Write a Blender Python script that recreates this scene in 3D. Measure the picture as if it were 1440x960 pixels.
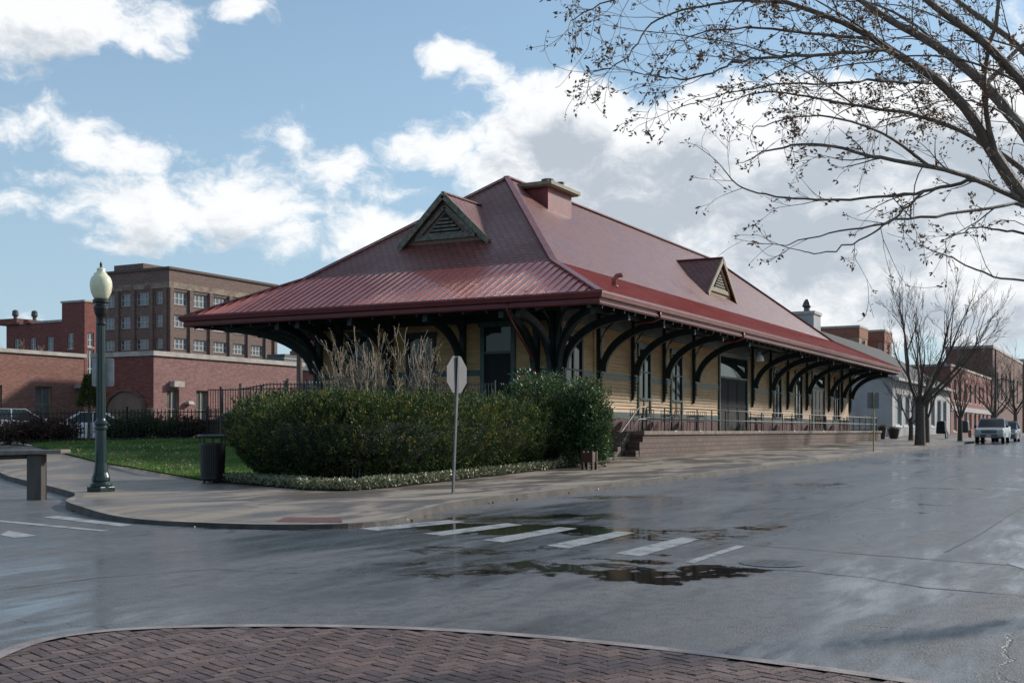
import bpy, math, random
import numpy as np
from mathutils import Vector, Matrix
random.seed(7); rng = np.random.default_rng(7)
R = math.radians
for o in list(bpy.data.objects): bpy.data.objects.remove(o)
scene = bpy.context.scene
C = scene.collection
PI = math.pi
# ------------------------------------------------------------ camera
EYE = 1.42; FPX = 1643.0; HX = 720.0; HY = 605.0
HEAD = 28.17                                   # heading, degrees from +X (the street runs along +X)
cam_d = bpy.data.cameras.new('camera'); cam = bpy.data.objects.new('camera', cam_d); C.objects.link(cam)
cam.location = (0, 0, EYE); cam.rotation_euler = (R(90), 0, R(HEAD - 90))
cam_d.sensor_width = 36; cam_d.lens = FPX / 1440 * 36; cam_d.shift_y = 125 / 1440
cam_d.clip_start = 0.1; cam_d.clip_end = 6000
scene.camera = cam
# ------------------------------------------------------------ node helpers
def N(nt, t, ins=None, out=0, **pr):
    n = nt.nodes.new('ShaderNode' + t)
    for k, v in pr.items(): setattr(n, k, v)
    if ins:
        it = ins.items() if isinstance(ins, dict) else enumerate(ins)
        for k, v in it:
            if v is None: continue
            if isinstance(v, bpy.types.NodeSocket): nt.links.new(v, n.inputs[k])
            else: n.inputs[k].default_value = v
    return n.outputs[out]
def M(nt, op, a, b=None, c=None, clamp=False): return N(nt, 'Math', [a, b, c], operation=op, use_clamp=clamp)
def VM(nt, op, a, b=None, out=0): return N(nt, 'VectorMath', [a, b], out=out, operation=op)
def MR(nt, v, a, b, c=0.0, d=1.0, smooth=True):
    return N(nt, 'MapRange', {'Value': v, 'From Min': a, 'From Max': b, 'To Min': c, 'To Max': d}, interpolation_type='SMOOTHSTEP' if smooth else 'LINEAR')
def MIX(nt, f, a, b, blend='MIX'):
    n = nt.nodes.new('ShaderNodeMix'); n.data_type = 'RGBA'; n.blend_type = blend
    for i, v in ((0, f), (6, a), (7, b)):
        if isinstance(v, bpy.types.NodeSocket): nt.links.new(v, n.inputs[i])
        else: n.inputs[i].default_value = v if i == 0 else (tuple(v) + (1,))[:4]
    return n.outputs[2]
def NOISE(nt, vec, scale, detail=4, rough=0.55, dist=0.0, out=0):
    return N(nt, 'TexNoise', {'Vector': vec, 'Scale': scale, 'Detail': detail, 'Roughness': rough, 'Distortion': dist}, out=out)
# ------------------------------------------------------------ sun and sky
SUN_EL = 27.0
sunv = Vector((math.cos(R(SUN_EL)) * 0.848, -math.cos(R(SUN_EL)) * 0.530, math.sin(R(SUN_EL))))
sl = bpy.data.lights.new('sun', 'SUN'); sl.energy = 3.5; sl.angle = R(5.0); sl.color = (1.0, 0.94, 0.86)
so = bpy.data.objects.new('sun', sl); C.objects.link(so)
so.rotation_euler = sunv.to_track_quat('Z', 'Y').to_euler()
w = bpy.data.worlds.new('World'); scene.world = w; w.use_nodes = True
w.cycles.sampling_method = 'MANUAL'; w.cycles.sample_map_resolution = 256
wt = w.node_tree; wt.nodes.clear()
def uvpx(px, py):
    a = math.atan((px - HX) / FPX); v = math.atan((HY - py) / FPX * math.cos(a)); return a * 16.43, v * 16.43
BLOBS = [  # cloud masses as directions in the sky: x, y, radius x, radius y, weight
 (70, 20, 190, 62, .46), (215, 35, 80, 52, .34), (345, 14, 62, 34, .30), (420, 44, 30, 14, .14), (70, 175, 105, 34, .36), (165, 215, 100, 34, .34),
 (330, 285, 130, 58, .48), (215, 285, 130, 48, .42), (60, 290, 130, 26, .26), (400, 330, 80, 40, .34), (85, 255, 80, 22, .22), (90, 105, 60, 22, .16),
 (400, 190, 75, 36, .26), (480, 235, 110, 46, .34), (560, 265, 80, 30, .26),
 (615, 82, 70, 30, .38), (680, 104, 55, 26, .34), (610, 208, 130, 34, .36), (535, 322, 90, 44, .42), (440, 355, 60, 24, .22),
 (800, 165, 130, 72, .62), (720, 190, 90, 52, .50), (900, 240, 280, 120, .62), (1000, 180, 150, 70, .55), (1180, 190, 240, 90, .60), (1370, 200, 220, 110, .60),
 (1150, 300, 340, 100, .62), (1000, 370, 300, 80, .50), (1300, 400, 340, 90, .52), (1400, 300, 200, 120, .5), (15, 425, 70, 30, .26), (1050, 440, 260, 50, .40), (1500, 100, 130, 60, .3), (150, 345, 120, 20, .18)]
BLUES = [(500, 40, 120, 80, .20), (900, 50, 150, 58, .34), (230, 130, 130, 42, .22), (250, 415, 260, 40, .22), (1220, 70, 190, 40, .16), (330, 110, 80, 60, .16), (540, 140, 60, 30, .12), (780, 60, 70, 40, .2)]
g = bpy.data.node_groups.new('cloud_density', 'ShaderNodeTree')
g.interface.new_socket('Vector', in_out='INPUT', socket_type='NodeSocketVector')
g.interface.new_socket('Density', in_out='OUTPUT', socket_type='NodeSocketFloat')
gi = g.nodes.new('NodeGroupInput').outputs[0]; go = g.nodes.new('NodeGroupOutput')
wp = VM(g, 'SUBTRACT', NOISE(g, gi, 1.1, 3, 0.55, out=1), (0.5, 0.5, 0.5))
wv = VM(g, 'ADD', gi, VM(g, 'MULTIPLY', wp, (0.8, 0.55, 0.0)))
n1 = NOISE(g, VM(g, 'MULTIPLY', wv, (1.0, 1.55, 1.0)), 0.85, 8, 0.64)
tot = None
for sgn, lst in ((1, BLOBS), (-1, BLUES)):
    acc = None
    for (px, py, rx, ry, wt_) in lst:
        u, v = uvpx(px, py)
        q = VM(g, 'MULTIPLY', VM(g, 'SUBTRACT', wv, (u, v, 0)), (100 / rx, 100 / ry, 0))
        d2 = VM(g, 'DOT_PRODUCT', q, q, out=1)
        e = M(g, 'MULTIPLY', M(g, 'POWER', 2.718, M(g, 'MULTIPLY', d2, -1.1)), wt_)
        acc = e if acc is None else (M(g, 'MAXIMUM', acc, e) if sgn > 0 else M(g, 'ADD', acc, e))
    tot = acc if tot is None else M(g, 'SUBTRACT', tot, acc)
hi = MR(g, N(g, 'SeparateXYZ', [gi], out=1), 6.5, 12.0, 0.0, 0.13)
D = M(g, 'SUBTRACT', M(g, 'ADD', M(g, 'ADD', M(g, 'MULTIPLY', n1, 1.15), tot), hi), 0.80)
g.links.new(D, go.inputs[0])
tc = wt.nodes.new('ShaderNodeTexCoord').outputs[0]
sx = N(wt, 'SeparateXYZ', [tc], 0); sy = N(wt, 'SeparateXYZ', [tc], 1); sz = N(wt, 'SeparateXYZ', [tc], 2)
ang = M(wt, 'ARCTAN2', sy, sx)
U = M(wt, 'MULTIPLY', M(wt, 'SUBTRACT', R(HEAD), ang), 16.43)
V = M(wt, 'MULTIPLY', M(wt, 'ARCSINE', sz), 16.43)
cv = N(wt, 'CombineXYZ', [U, V, 0.0])
def CD(vec):
    n = wt.nodes.new('ShaderNodeGroup'); n.node_tree = g; wt.links.new(vec, n.inputs[0]); return n.outputs[0]
d0 = CD(cv); d1 = CD(VM(wt, 'ADD', cv, (0.15, 0.42, 0)))
alpha = MR(wt, d0, -0.12, 0.12)
shade = M(wt, 'MULTIPLY', MR(wt, d1, 0.02, 0.40), 1.0, clamp=True)
ccol = MIX(wt, shade, (7.9, 8.0, 8.1), (4.0, 4.45, 5.0))
sky = N(wt, 'TexSky', sky_type='NISHITA', sun_disc=False, sun_elevation=R(SUN_EL), sun_rotation=math.atan2(sunv.x, sunv.y), altitude=50, air_density=1.0, dust_density=0.6, ozone_density=1.6)
lowhaze = MR(wt, sz, -0.05, 0.45, 0.82, 0.26)
skyc = MIX(wt, lowhaze, MIX(wt, 1.0, sky, (1.02, 1.13, 1.12), 'MULTIPLY'), (3.3, 4.5, 5.7))
full = MIX(wt, M(wt, 'MULTIPLY', alpha, 0.96), skyc, ccol)
bg = N(wt, 'Background', {'Color': full, 'Strength': 0.1})
wo = wt.nodes.new('ShaderNodeOutputWorld'); wt.links.new(bg, wo.inputs[0])
scene.view_settings.view_transform = 'Standard'; scene.view_settings.look = 'None'
scene.view_settings.exposure = 0.36; scene.view_settings.gamma = 1.0; scene.view_settings.use_curve_mapping = False
# ------------------------------------------------------------ geometry helpers
FW = (math.cos(R(HEAD)), math.sin(R(HEAD))); RT = (math.sin(R(HEAD)), -math.cos(R(HEAD)))
def XZ(X, Z): return (FW[0] * Z + RT[0] * X, FW[1] * Z + RT[1] * X)
def AT(px, Z): return XZ((px - HX) / FPX * Z, Z)
def P(px, py, z=0.13):
    Z = FPX * (EYE - z) / (py - HY); return AT(px, Z)
def ss(t): t = max(0.0, min(1.0, t)); return t * t * (3 - 2 * t)
def rise(s):
    if s < 14: return 0.0
    if s < 26: return .0062 * (s - 14) ** 2 / 24
    return .0062 * (min(s, 150) - 20)
def lotz(s, d):
    Z = FW[0] * s + FW[1] * d; X = RT[0] * s + RT[1] * d
    return .72 * ss((Z - 32.0) / 12) * ss((-X - 3) / 6) * (1 - .4 * ss((s - 60) / 40))
def RZ(s, d): return rise(s) + lotz(s, d)
def GZ(s, d): return RZ(s, d) + .13 - .065 * ss((20.0 - FW[0] * s - FW[1] * d) / 2.5) + .02 * max(0, min(6.5, d - 11)) * ss((s - 25) / 15)
class MB:
    def __init__(s): s.v = []; s.f = []; s.c = None; s.uv = None; s.cur = None
    def face(s, pts, uv=None):
        i = len(s.v); s.v += [tuple(p) for p in pts]; s.f.append(tuple(range(i, i + len(pts))))
        if s.uv is not None: s.uv += list(uv)
        if s.c is not None: s.c.append(s.cur)
    def hexa(s, p):   # p: 8 corners, bottom 0-3 ccw, top 4-7
        i = len(s.v); s.v += [tuple(q) for q in p]
        for f in ((3, 2, 1, 0), (4, 5, 6, 7), (0, 1, 5, 4), (1, 2, 6, 5), (2, 3, 7, 6), (3, 0, 4, 7)):
            s.f.append(tuple(i + k for k in f))
            if s.c is not None: s.c.append(s.cur)
    def box(s, x0, x1, y0, y1, z0, z1, tx=0, ty=0):
        if x0 > x1: x0, x1 = x1, x0
        if y0 > y1: y0, y1 = y1, y0
        s.hexa([(x0, y0, z0), (x1, y0, z0), (x1, y1, z0), (x0, y1, z0), (x0 + tx, y0 + ty, z1), (x1 - tx, y0 + ty, z1), (x1 - tx, y1 - ty, z1), (x0 + tx, y1 - ty, z1)]); return s
    def bar(s, a, b, w, h, up=(0, 0, 1)):
        a = Vector(a); b = Vector(b); d = (b - a).normalized(); up = Vector(up)
        if abs(d.dot(up)) > .98: up = Vector((1, 0, 0))
        sd = d.cross(up).normalized() * w / 2; u = sd.cross(d).normalized() * h / 2
        s.hexa([a - sd - u, a + sd - u, b + sd - u, b - sd - u, a - sd + u, a + sd + u, b + sd + u, b - sd + u]); return s
    def tube(s, pts, rad, n=6, cap=True):
        pts = [Vector(p) for p in pts]; m = len(pts)
        if not hasattr(rad, '__len__'): rad = [rad] * m
        base = len(s.v); ref = None
        for k in range(m):
            t = (pts[min(k + 1, m - 1)] - pts[max(k - 1, 0)])
            if t.length < 1e-9: t = Vector((0, 0, 1))
            t.normalize()
            if ref is None: ref = Vector((0, 0, 1)) if abs(t.z) < .9 else Vector((1, 0, 0))
            a = t.cross(ref)
            if a.length < 1e-6: a = t.orthogonal()
            a.normalize(); b = a.cross(t); ref = -b if False else ref
            for j in range(n):
                q = 2 * PI * j / n; s.v.append(tuple(pts[k] + (a * math.cos(q) + b * math.sin(q)) * rad[k]))
        for k in range(m - 1):
            for j in range(n):
                i0 = base + k * n + j; i1 = base + k * n + (j + 1) % n
                s.f.append((i0, i0 + n, i1 + n, i1))
                if s.c is not None: s.c.append(s.cur)
        if cap:
            s.f.append(tuple(base + j for j in range(n))); s.f.append(tuple(base + (m - 1) * n + (n - 1 - j) for j in range(n)))
            if s.c is not None: s.c += [s.cur, s.cur]
        return s
    def lathe(s, cx, cy, prof, n=20, z0=0):   # prof: (r, z)
        return s.tube([(cx, cy, z0 + z) for r, z in prof], [max(r, .0005) for r, z in prof], n)
    def prism(s, poly, mp0, mp1):   # poly of 2d pts, mapped by two functions to the two end faces
        a = [mp0(*p) for p in poly]; b = [mp1(*p) for p in poly]; n = len(poly); i = len(s.v)
        s.v += [tuple(p) for p in a] + [tuple(p) for p in b]
        s.f.append(tuple(i + k for k in range(n))); s.f.append(tuple(i + n + (n - 1 - k) for k in range(n)))
        for k in range(n): s.f.append((i + (k + 1) % n, i + k, i + n + k, i + n + (k + 1) % n))
        if s.c is not None: s.c += [s.cur] * (n + 2)
        return s
    def build(s, name, mat, parent=None, smooth=False, off=None):
        me = bpy.data.meshes.new(name)
        o3 = off if off is not None else (OFF.get(parent.name, (0, 0, 0)) if parent else (0, 0, 0))
        v = np.array(s.v, dtype=np.float32).reshape(-1, 3) - np.array(o3, dtype=np.float32)
        me.from_pydata(v.tolist(), [], s.f); me.validate()
        if s.uv is not None:
            ul = me.uv_layers.new(name='UVMap'); ul.data.foreach_set('uv', np.array(s.uv, dtype=np.float32).ravel())
        if s.c is not None and len(s.c) == len(me.polygons):
            at = me.attributes.new('tint', 'FLOAT', 'FACE'); at.data.foreach_set('value', np.array(s.c, dtype=np.float32))
        me.update()
        if smooth: me.polygons.foreach_set('use_smooth', [True] * len(me.polygons))
        me.materials.append(mat)
        o = bpy.data.objects.new(name, me); C.objects.link(o)
        if parent: o.parent = parent; OFF[o.name] = tuple(o3)
        return o
OFF = {}
def fixnormals(o):
    import bmesh
    bm = bmesh.new(); bm.from_mesh(o.data); bmesh.ops.recalc_face_normals(bm, faces=bm.faces); bm.to_mesh(o.data); bm.free(); return o
def bevel(o, wdt, seg=2, ang=40):
    m = o.modifiers.new('bevel', 'BEVEL'); m.width = wdt; m.segments = seg; m.limit_method = 'ANGLE'; m.angle_limit = R(ang); return o
def tag(o, label=None, cat=None, group=None, kind=None):
    if label: o['label'] = label
    if cat: o['category'] = cat
    if group: o['group'] = group
    if kind: o['kind'] = kind
    return o
def thing(name, label, cat, loc, rotz=0, group=None, local=False):
    o = bpy.data.objects.new(name, None); C.objects.link(o); o.location = loc; o.rotation_euler = (0, 0, rotz); o.empty_display_size = .2
    OFF[o.name] = (0, 0, 0) if local else tuple(loc)
    return tag(o, label, cat, group)
def copy_tree(o, parent=None):
    c = o.copy(); C.objects.link(c)
    if parent: c.parent = parent
    for ch in list(o.children): copy_tree(ch, c)
    return c
# ------------------------------------------------------------ materials
def mat(name, col, rough=.7, col2=None, ns=6.0, bump=0.0, bs=40.0, metal=0.0, spec=.5, rvar=0.0, tint=None, detail=5, stretch=(1, 1, 1), coat=0.0):
    m = bpy.data.materials.new(name); m.use_nodes = True; nt = m.node_tree
    b = nt.nodes['Principled BSDF']; b.inputs['Roughness'].default_value = rough; b.inputs['Metallic'].default_value = metal
    b.inputs['Specular IOR Level'].default_value = spec; b.inputs['Coat Weight'].default_value = coat
    co = VM(nt, 'MULTIPLY', nt.nodes.new('ShaderNodeTexCoord').outputs['Object'], stretch)
    c = (tuple(col) + (1,))[:4]
    if col2 is None: col2 = tuple(x * .72 for x in col[:3])
    n = NOISE(nt, co, ns, detail, .6)
    cc = MIX(nt, MR(nt, n, .32, .68), c, col2)
    if tint is not None:
        a = nt.nodes.new('ShaderNodeAttribute'); a.attribute_name = 'tint'
        cc = MIX(nt, a.outputs['Fac'], cc, tint)
    nt.links.new(cc, b.inputs['Base Color'])
    if rvar: nt.links.new(MR(nt, NOISE(nt, co, ns * .5, 4), .3, .7, max(.02, rough - rvar), rough + rvar), b.inputs['Roughness'])
    if bump:
        bn = nt.nodes.new('ShaderNodeBump'); bn.inputs['Strength'].default_value = bump; bn.inputs['Distance'].default_value = .02
        nt.links.new(NOISE(nt, co, bs, 4, .6), bn.inputs['Height']); nt.links.new(bn.outputs[0], b.inputs['Normal'])
    return m
def brickmat(name, c1, c2, mortar, bw=.22, bh=.075, rough=.85, ms=.012, bump=.5, var=.35, patch=None):
    m = bpy.data.materials.new(name); m.use_nodes = True; nt = m.node_tree; b = nt.nodes['Principled BSDF']
    b.inputs['Roughness'].default_value = rough
    co = nt.nodes.new('ShaderNodeTexCoord').outputs['Object']; x = N(nt, 'SeparateXYZ', [co], 0); y = N(nt, 'SeparateXYZ', [co], 1); z = N(nt, 'SeparateXYZ', [co], 2)
    vec = N(nt, 'CombineXYZ', [M(nt, 'ADD', x, y), z, 0.0])
    br = nt.nodes.new('ShaderNodeTexBrick'); nt.links.new(vec, br.inputs['Vector'])
    for k, v in (('Color1', c1), ('Color2', c2), ('Mortar', mortar)): br.inputs[k].default_value = tuple(v) + (1,)
    br.inputs['Scale'].default_value = 1; br.inputs['Mortar Size'].default_value = ms; br.inputs['Brick Width'].default_value = bw; br.inputs['Row Height'].default_value = bh
    big = NOISE(nt, VM(nt, 'MULTIPLY', co, (1, 1, 1.6)), .55, 6, .62)
    fine = NOISE(nt, co, 5.0, 4, .6)
    dk = tuple(v * (1 - var) for v in c1); lt = patch or tuple(min(1, v * (1 + var)) for v in c2)
    cc = MIX(nt, MR(nt, big, .42, .72, 0, .55), br.outputs[0], dk)
    cc = MIX(nt, MR(nt, fine, .5, .8, 0, .45), cc, lt)
    nt.links.new(cc, b.inputs['Base Color'])
    bn = nt.nodes.new('ShaderNodeBump'); bn.inputs['Strength'].default_value = bump; bn.inputs['Distance'].default_value = .01
    nt.links.new(M(nt, 'ADD', M(nt, 'MULTIPLY', br.outputs[1], -1.0), M(nt, 'MULTIPLY', fine, .6)), bn.inputs['Height']); nt.links.new(bn.outputs[0], b.inputs['Normal'])
    return m
def asphalt():
    m = bpy.data.materials.new('wet_asphalt'); m.use_nodes = True; nt = m.node_tree; b = nt.nodes['Principled BSDF']
    co = nt.nodes.new('ShaderNodeTexCoord').outputs['Object']
    # the town's road: long wheel tracks along x, broad damp and drier patches, puddles in the dips
    big = NOISE(nt, VM(nt, 'MULTIPLY', co, (.10, .34, 1)), 1.0, 5, .55, .6)
    med = NOISE(nt, VM(nt, 'MULTIPLY', co, (.5, 1.1, 1)), 1.0, 7, .62, .4)
    streak = NOISE(nt, VM(nt, 'MULTIPLY', VM(nt, 'ADD', co, VM(nt, 'MULTIPLY', NOISE(nt, co, .5, 3, .5, out=1), (.7, .5, 0))), (.5, 2.6, 1)), 1.0, 8, .68, .05)
    fine = NOISE(nt, co, 26, 4, .7); agg = N(nt, 'TexVoronoi', {'Vector': co, 'Scale': 75.0}, out=0)
    agn = NOISE(nt, co, 55, 3, .75)
    wob = VM(nt, 'MULTIPLY', VM(nt, 'SUBTRACT', NOISE(nt, co, .8, 6, .68, out=1), (.5, .5, .5)), (4.2, 2.6, 0))
    pc = VM(nt, 'ADD', co, wob)
    acc = None
    for (px, py, rx, ry, wgt) in PUDDLES:
        x, y = P(px, py, 0)
        q0 = VM(nt, 'SUBTRACT', pc, (x, y, 0))
        # rx along the camera's right direction, ry in depth
        a = VM(nt, 'DOT_PRODUCT', q0, (RT[0] / rx, RT[1] / rx, 0), out=1); c_ = VM(nt, 'DOT_PRODUCT', q0, (FW[0] / ry, FW[1] / ry, 0), out=1)
        e = M(nt, 'MULTIPLY', M(nt, 'SUBTRACT', 1.0, M(nt, 'ADD', M(nt, 'MULTIPLY', a, a), M(nt, 'MULTIPLY', c_, c_))), wgt)
        acc = e if acc is None else M(nt, 'MAXIMUM', acc, e)
    pud = MR(nt, M(nt, 'ADD', acc, M(nt, 'MULTIPLY', M(nt, 'SUBTRACT', M(nt, 'ADD', M(nt, 'MULTIPLY', med, .7), M(nt, 'MULTIPLY', streak, .3)), .5), 2.4)), -.08, .60)
    sep_y = N(nt, 'SeparateXYZ', [co], 1)
    wet = MR(nt, M(nt, 'ADD', M(nt, 'MULTIPLY', big, .55), M(nt, 'ADD', M(nt, 'MULTIPLY', med, .2), M(nt, 'MULTIPLY', streak, .25))), .40, .58)
    col = MIX(nt, wet, (.125, .122, .12), (.045, .046, .049))
    mid2 = NOISE(nt, co, 6.0, 5, .7)
    col = MIX(nt, MR(nt, mid2, .42, .66, 0, .5), col, (.028, .028, .029)); col = MIX(nt, MR(nt, fine, .52, .72, 0, .6), col, (.16, .158, .155))
    col = MIX(nt, M(nt, 'MULTIPLY', MR(nt, agn, .56, .66), .55), col, (.24, .24, .235)); col = MIX(nt, M(nt, 'MULTIPLY', MR(nt, agn, .42, .34), .6), col, (.02, .02, .02))
    vor = N(nt, 'TexVoronoi', {'Vector': VM(nt, 'ADD', co, VM(nt, 'MULTIPLY', wob, (.25, .35, 0))), 'Scale': .28}, out=0, feature='DISTANCE_TO_EDGE')
    crack = M(nt, 'MULTIPLY', MR(nt, vor, .0, .006, 1, 0), MR(nt, med, .46, .6))
    col = MIX(nt, M(nt, 'MULTIPLY', crack, .8), col, (.012, .012, .012))
    col = MIX(nt, pud, col, (.018, .018, .018))
    nt.links.new(col, b.inputs['Base Color'])
    rg = MIX(nt, wet, (.60,) * 3, (.27,) * 3); rg = MIX(nt, MR(nt, streak, .42, .62, 0, .45), rg, (.20,) * 3); rg = MIX(nt, MR(nt, fine, .4, .7, 0, .4), rg, (.62,) * 3); rg = MIX(nt, pud, rg, (.035,) * 3)
    nt.links.new(rg, b.inputs['Roughness']); b.inputs['Specular IOR Level'].default_value = .5; b.inputs['IOR'].default_value = 1.5; nt.links.new(M(nt, 'MULTIPLY', M(nt, 'MULTIPLY', wet, MR(nt, streak, .36, .62, .15, 1)), .9), b.inputs['Coat Weight']); b.inputs['Coat Roughness'].default_value = .14; b.inputs['Coat IOR'].default_value = 1.33
    bn = nt.nodes.new('ShaderNodeBump'); bn.inputs['Distance'].default_value = .012
    nt.links.new(M(nt, 'MULTIPLY', M(nt, 'SUBTRACT', 1.0, M(nt, 'MULTIPLY', pud, .99)), .6), bn.inputs['Strength'])
    nt.links.new(M(nt, 'ADD', M(nt, 'ADD', M(nt, 'ADD', M(nt, 'MULTIPLY', agg, .5), M(nt, 'MULTIPLY', agn, 1.2)), fine), M(nt, 'MULTIPLY', crack, -2.0)), bn.inputs['Height']); nt.links.new(bn.outputs[0], b.inputs['Normal'])
    return m
PUDDLES = [(950, 806, .8, .62, 1.1), (690, 741, 1.9, .7, 1.0), (820, 748, 2.4, .42, 1.0), (760, 728, 1.8, .8, .6), (905, 786, .7, .35, .8), (610, 727, 1.3, .6, .8), (960, 755, 1.6, .25, .7),
           (700, 800, 1.7, .35, .62), (590, 806, .7, .22, .6), (1040, 742, 1.3, .3, .6), (1215, 715, .35, .25, .7), (1310, 712, .8, .3, .6),
           (640, 795, 1.0, .25, .5), (1095, 741, .5, .4, .4), (1130, 684, 1.6, .45, .7), (700, 772, 2.2, .22, .5), (1270, 722, 1.2, .2, .6), (1350, 690, 1.6, .35, .5), (880, 700, 1.4, .3, .5), (380, 742, 1.5, .25, .45), (240, 705, .6, .25, .4), (990, 762, 1.0, .2, .5)]
M_ASPH = asphalt()
def concrete(name='damp_concrete', c1=(.25, .205, .16), c2=(.10, .08, .064), joint=1.6):
    m = bpy.data.materials.new(name); m.use_nodes = True; nt = m.node_tree; b = nt.nodes['Principled BSDF']
    co = nt.nodes.new('ShaderNodeTexCoord').outputs['Object']
    big = NOISE(nt, VM(nt, 'MULTIPLY', co, (.35, .9, 1)), 1.0, 6, .62, .5); fine = NOISE(nt, co, 18, 5, .65); pa = NOISE(nt, VM(nt, 'MULTIPLY', co, (.7, .25, 1)), 1.0, 3, .5)
    wet = MR(nt, big, .40, .60)
    col = MIX(nt, wet, c1, c2); col = MIX(nt, MR(nt, fine, .45, .8, 0, .5), col, tuple(v * .6 for v in c1))
    if joint:
        x = N(nt, 'SeparateXYZ', [co], 0); y = N(nt, 'SeparateXYZ', [co], 1)
        jx = M(nt, 'ABSOLUTE', M(nt, 'SUBTRACT', M(nt, 'FRACT', M(nt, 'DIVIDE', x, joint)), .5)); jy = M(nt, 'ABSOLUTE', M(nt, 'SUBTRACT', M(nt, 'FRACT', M(nt, 'DIVIDE', M(nt, 'ADD', y, .52), joint)), .5))
        j = M(nt, 'MAXIMUM', MR(nt, jx, .486, .495), MR(nt, jy, .486, .495)); col = MIX(nt, M(nt, 'MULTIPLY', j, .85), col, (.05, .045, .04))
    nt.links.new(col, b.inputs['Base Color'])
    nt.links.new(M(nt, 'ADD', MR(nt, wet, 0, 1, .74, .38), MR(nt, fine, .3, .7, -.05, .1)), b.inputs['Roughness'])
    bn = nt.nodes.new('ShaderNodeBump'); bn.inputs['Strength'].default_value = .3; bn.inputs['Distance'].default_value = .01
    nt.links.new(fine, bn.inputs['Height']); nt.links.new(bn.outputs[0], b.inputs['Normal'])
    return m
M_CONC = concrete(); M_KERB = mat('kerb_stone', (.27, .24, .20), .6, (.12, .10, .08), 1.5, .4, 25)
M_PAINT = mat('worn_road_paint', (.42, .42, .40), .5, (.16, .16, .16), 7, .3, 40, detail=8)
M_SOIL = mat('soil', (.045, .028, .018), .95, (.02, .013, .009), 4, .8, 20)
M_TURF = mat('turf', (.05, .11, .02), .9, (.03, .065, .014), 3, .6, 30)
# ------------------------------------------------------------ the setting
def gridsheet(xs, ys, zf, name, m):
    b = MB(); nx, ny = len(xs), len(ys)
    b.v = [(x, y, zf(x, y)) for y in ys for x in xs]
    b.f = [(j * nx + i, j * nx + i + 1, (j + 1) * nx + i + 1, (j + 1) * nx + i) for j in range(ny - 1) for i in range(nx - 1)]
    return b.build(name, m, smooth=True)
def lin(a, b, n): return [a + (b - a) * i / n for i in range(n)]
xs = [-900, -300, -100, -40] + lin(-20, 100, 120) + lin(100, 220, 24) + [240, 300, 500, 900, 1600, 3000]
ys = [-2500, -900, -300, -100] + lin(-40, 0, 20) + lin(0, 70, 70) + lin(70, 200, 26) + [220, 300, 600, 1200, 2500]
tag(gridsheet(xs, ys, RZ, 'road', M_ASPH), kind='structure')
KERB = [(60, 88), (36, 51), (28, 37.6), (22.7, 28.8), (17.5, 20), (16.4, 18.6), (15.3, 17.7), (14.5, 16.6), (13.4, 14.7), (13.0, 13.4), (13.0, 12.2), (13.2, 11.0), (13.75, 10.15), (14.8, 9.95), (16.6, 10.5), (18.6, 11.0), (21, 11.02)] + [(x, 11.02) for x in range(24, 200, 6)]
def resample(path, step=.5, maxn=900):
    out = [path[0]]
    for a, b in zip(path[:-1], path[1:]):
        L = math.dist(a, b); n = max(1, int(L / step))
        for i in range(1, n + 1): out.append((a[0] + (b[0] - a[0]) * i / n, a[1] + (b[1] - a[1]) * i / n))
    return out
def chaikin(p, it=2):
    for _ in range(it):
        q = [p[0]]
        for a, b in zip(p[:-1], p[1:]): q += [(a[0] * .75 + b[0] * .25, a[1] * .75 + b[1] * .25), (a[0] * .25 + b[0] * .75, a[1] * .25 + b[1] * .75)]
        p = q + [p[-1]]
    return p
def offset(path, dist):
    out = []
    for i in range(len(path)):
        a = path[max(0, i - 1)]; b = path[min(len(path) - 1, i + 1)]; dx, dy = b[0] - a[0], b[1] - a[1]; L = math.hypot(dx, dy) or 1
        out.append((path[i][0] - dy / L * dist, path[i][1] + dx / L * dist))
    return out
kp = resample(chaikin(KERB, 2), .6)
kin = offset(kp, .16)
def strip(b, A, Bp, zfa, zfb, sub=1):
    for (a0, a1, b0, b1) in zip(A[:-1], A[1:], Bp[:-1], Bp[1:]):
        for k in range(sub):
            t0, t1 = k / sub, (k + 1) / sub
            L = lambda p, q, t: (p[0] + (q[0] - p[0]) * t, p[1] + (q[1] - p[1]) * t)
            c = [L(a0, b0, t0), L(a1, b1, t0), L(a1, b1, t1), L(a0, b0, t1)]
            z = [zfa(*q) if (sub == 1 and i < 2) else zfb(*q) for i, q in enumerate(c)]
            b.face([(q[0], q[1], zz) for q, zz in zip(c, z)])
kb = MB()
strip(kb, kp, kin, GZ, GZ)
tag(fixnormals(kb.build('kerb', M_KERB)), kind='structure')
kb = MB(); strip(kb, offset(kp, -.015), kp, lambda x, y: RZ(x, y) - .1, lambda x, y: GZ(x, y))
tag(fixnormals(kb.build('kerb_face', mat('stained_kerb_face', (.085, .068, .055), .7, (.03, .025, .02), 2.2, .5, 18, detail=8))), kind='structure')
def seam(pts, w_=.03, name='tar_seam'):
    pp = resample([P(a, c, RZ(*P(a, c, 0))) for a, c in pts], .25); b = MB(); L = [(x + random.gauss(0, .012), y + random.gauss(0, .012)) for x, y in pp]; L = offset(L, 0)
    A = []; B = []
    for (x, y), (x2, y2) in zip(offset(L, w_ / 2), offset(L, -w_ / 2)):
        k = random.uniform(.3, 1.4); mx, my = (x + x2) / 2, (y + y2) / 2; A.append((mx + (x - mx) * k, my + (y - my) * k)); B.append((mx + (x2 - mx) * k, my + (y2 - my) * k))
    strip(b, A, B, lambda x, y: RZ(x, y) + .003, lambda x, y: RZ(x, y) + .003); o = b.build(name, M_TAR)
    if o.data.polygons[0].normal.z < 0: o.data.flip_normals()
    return tag(o, kind='structure')
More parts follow.
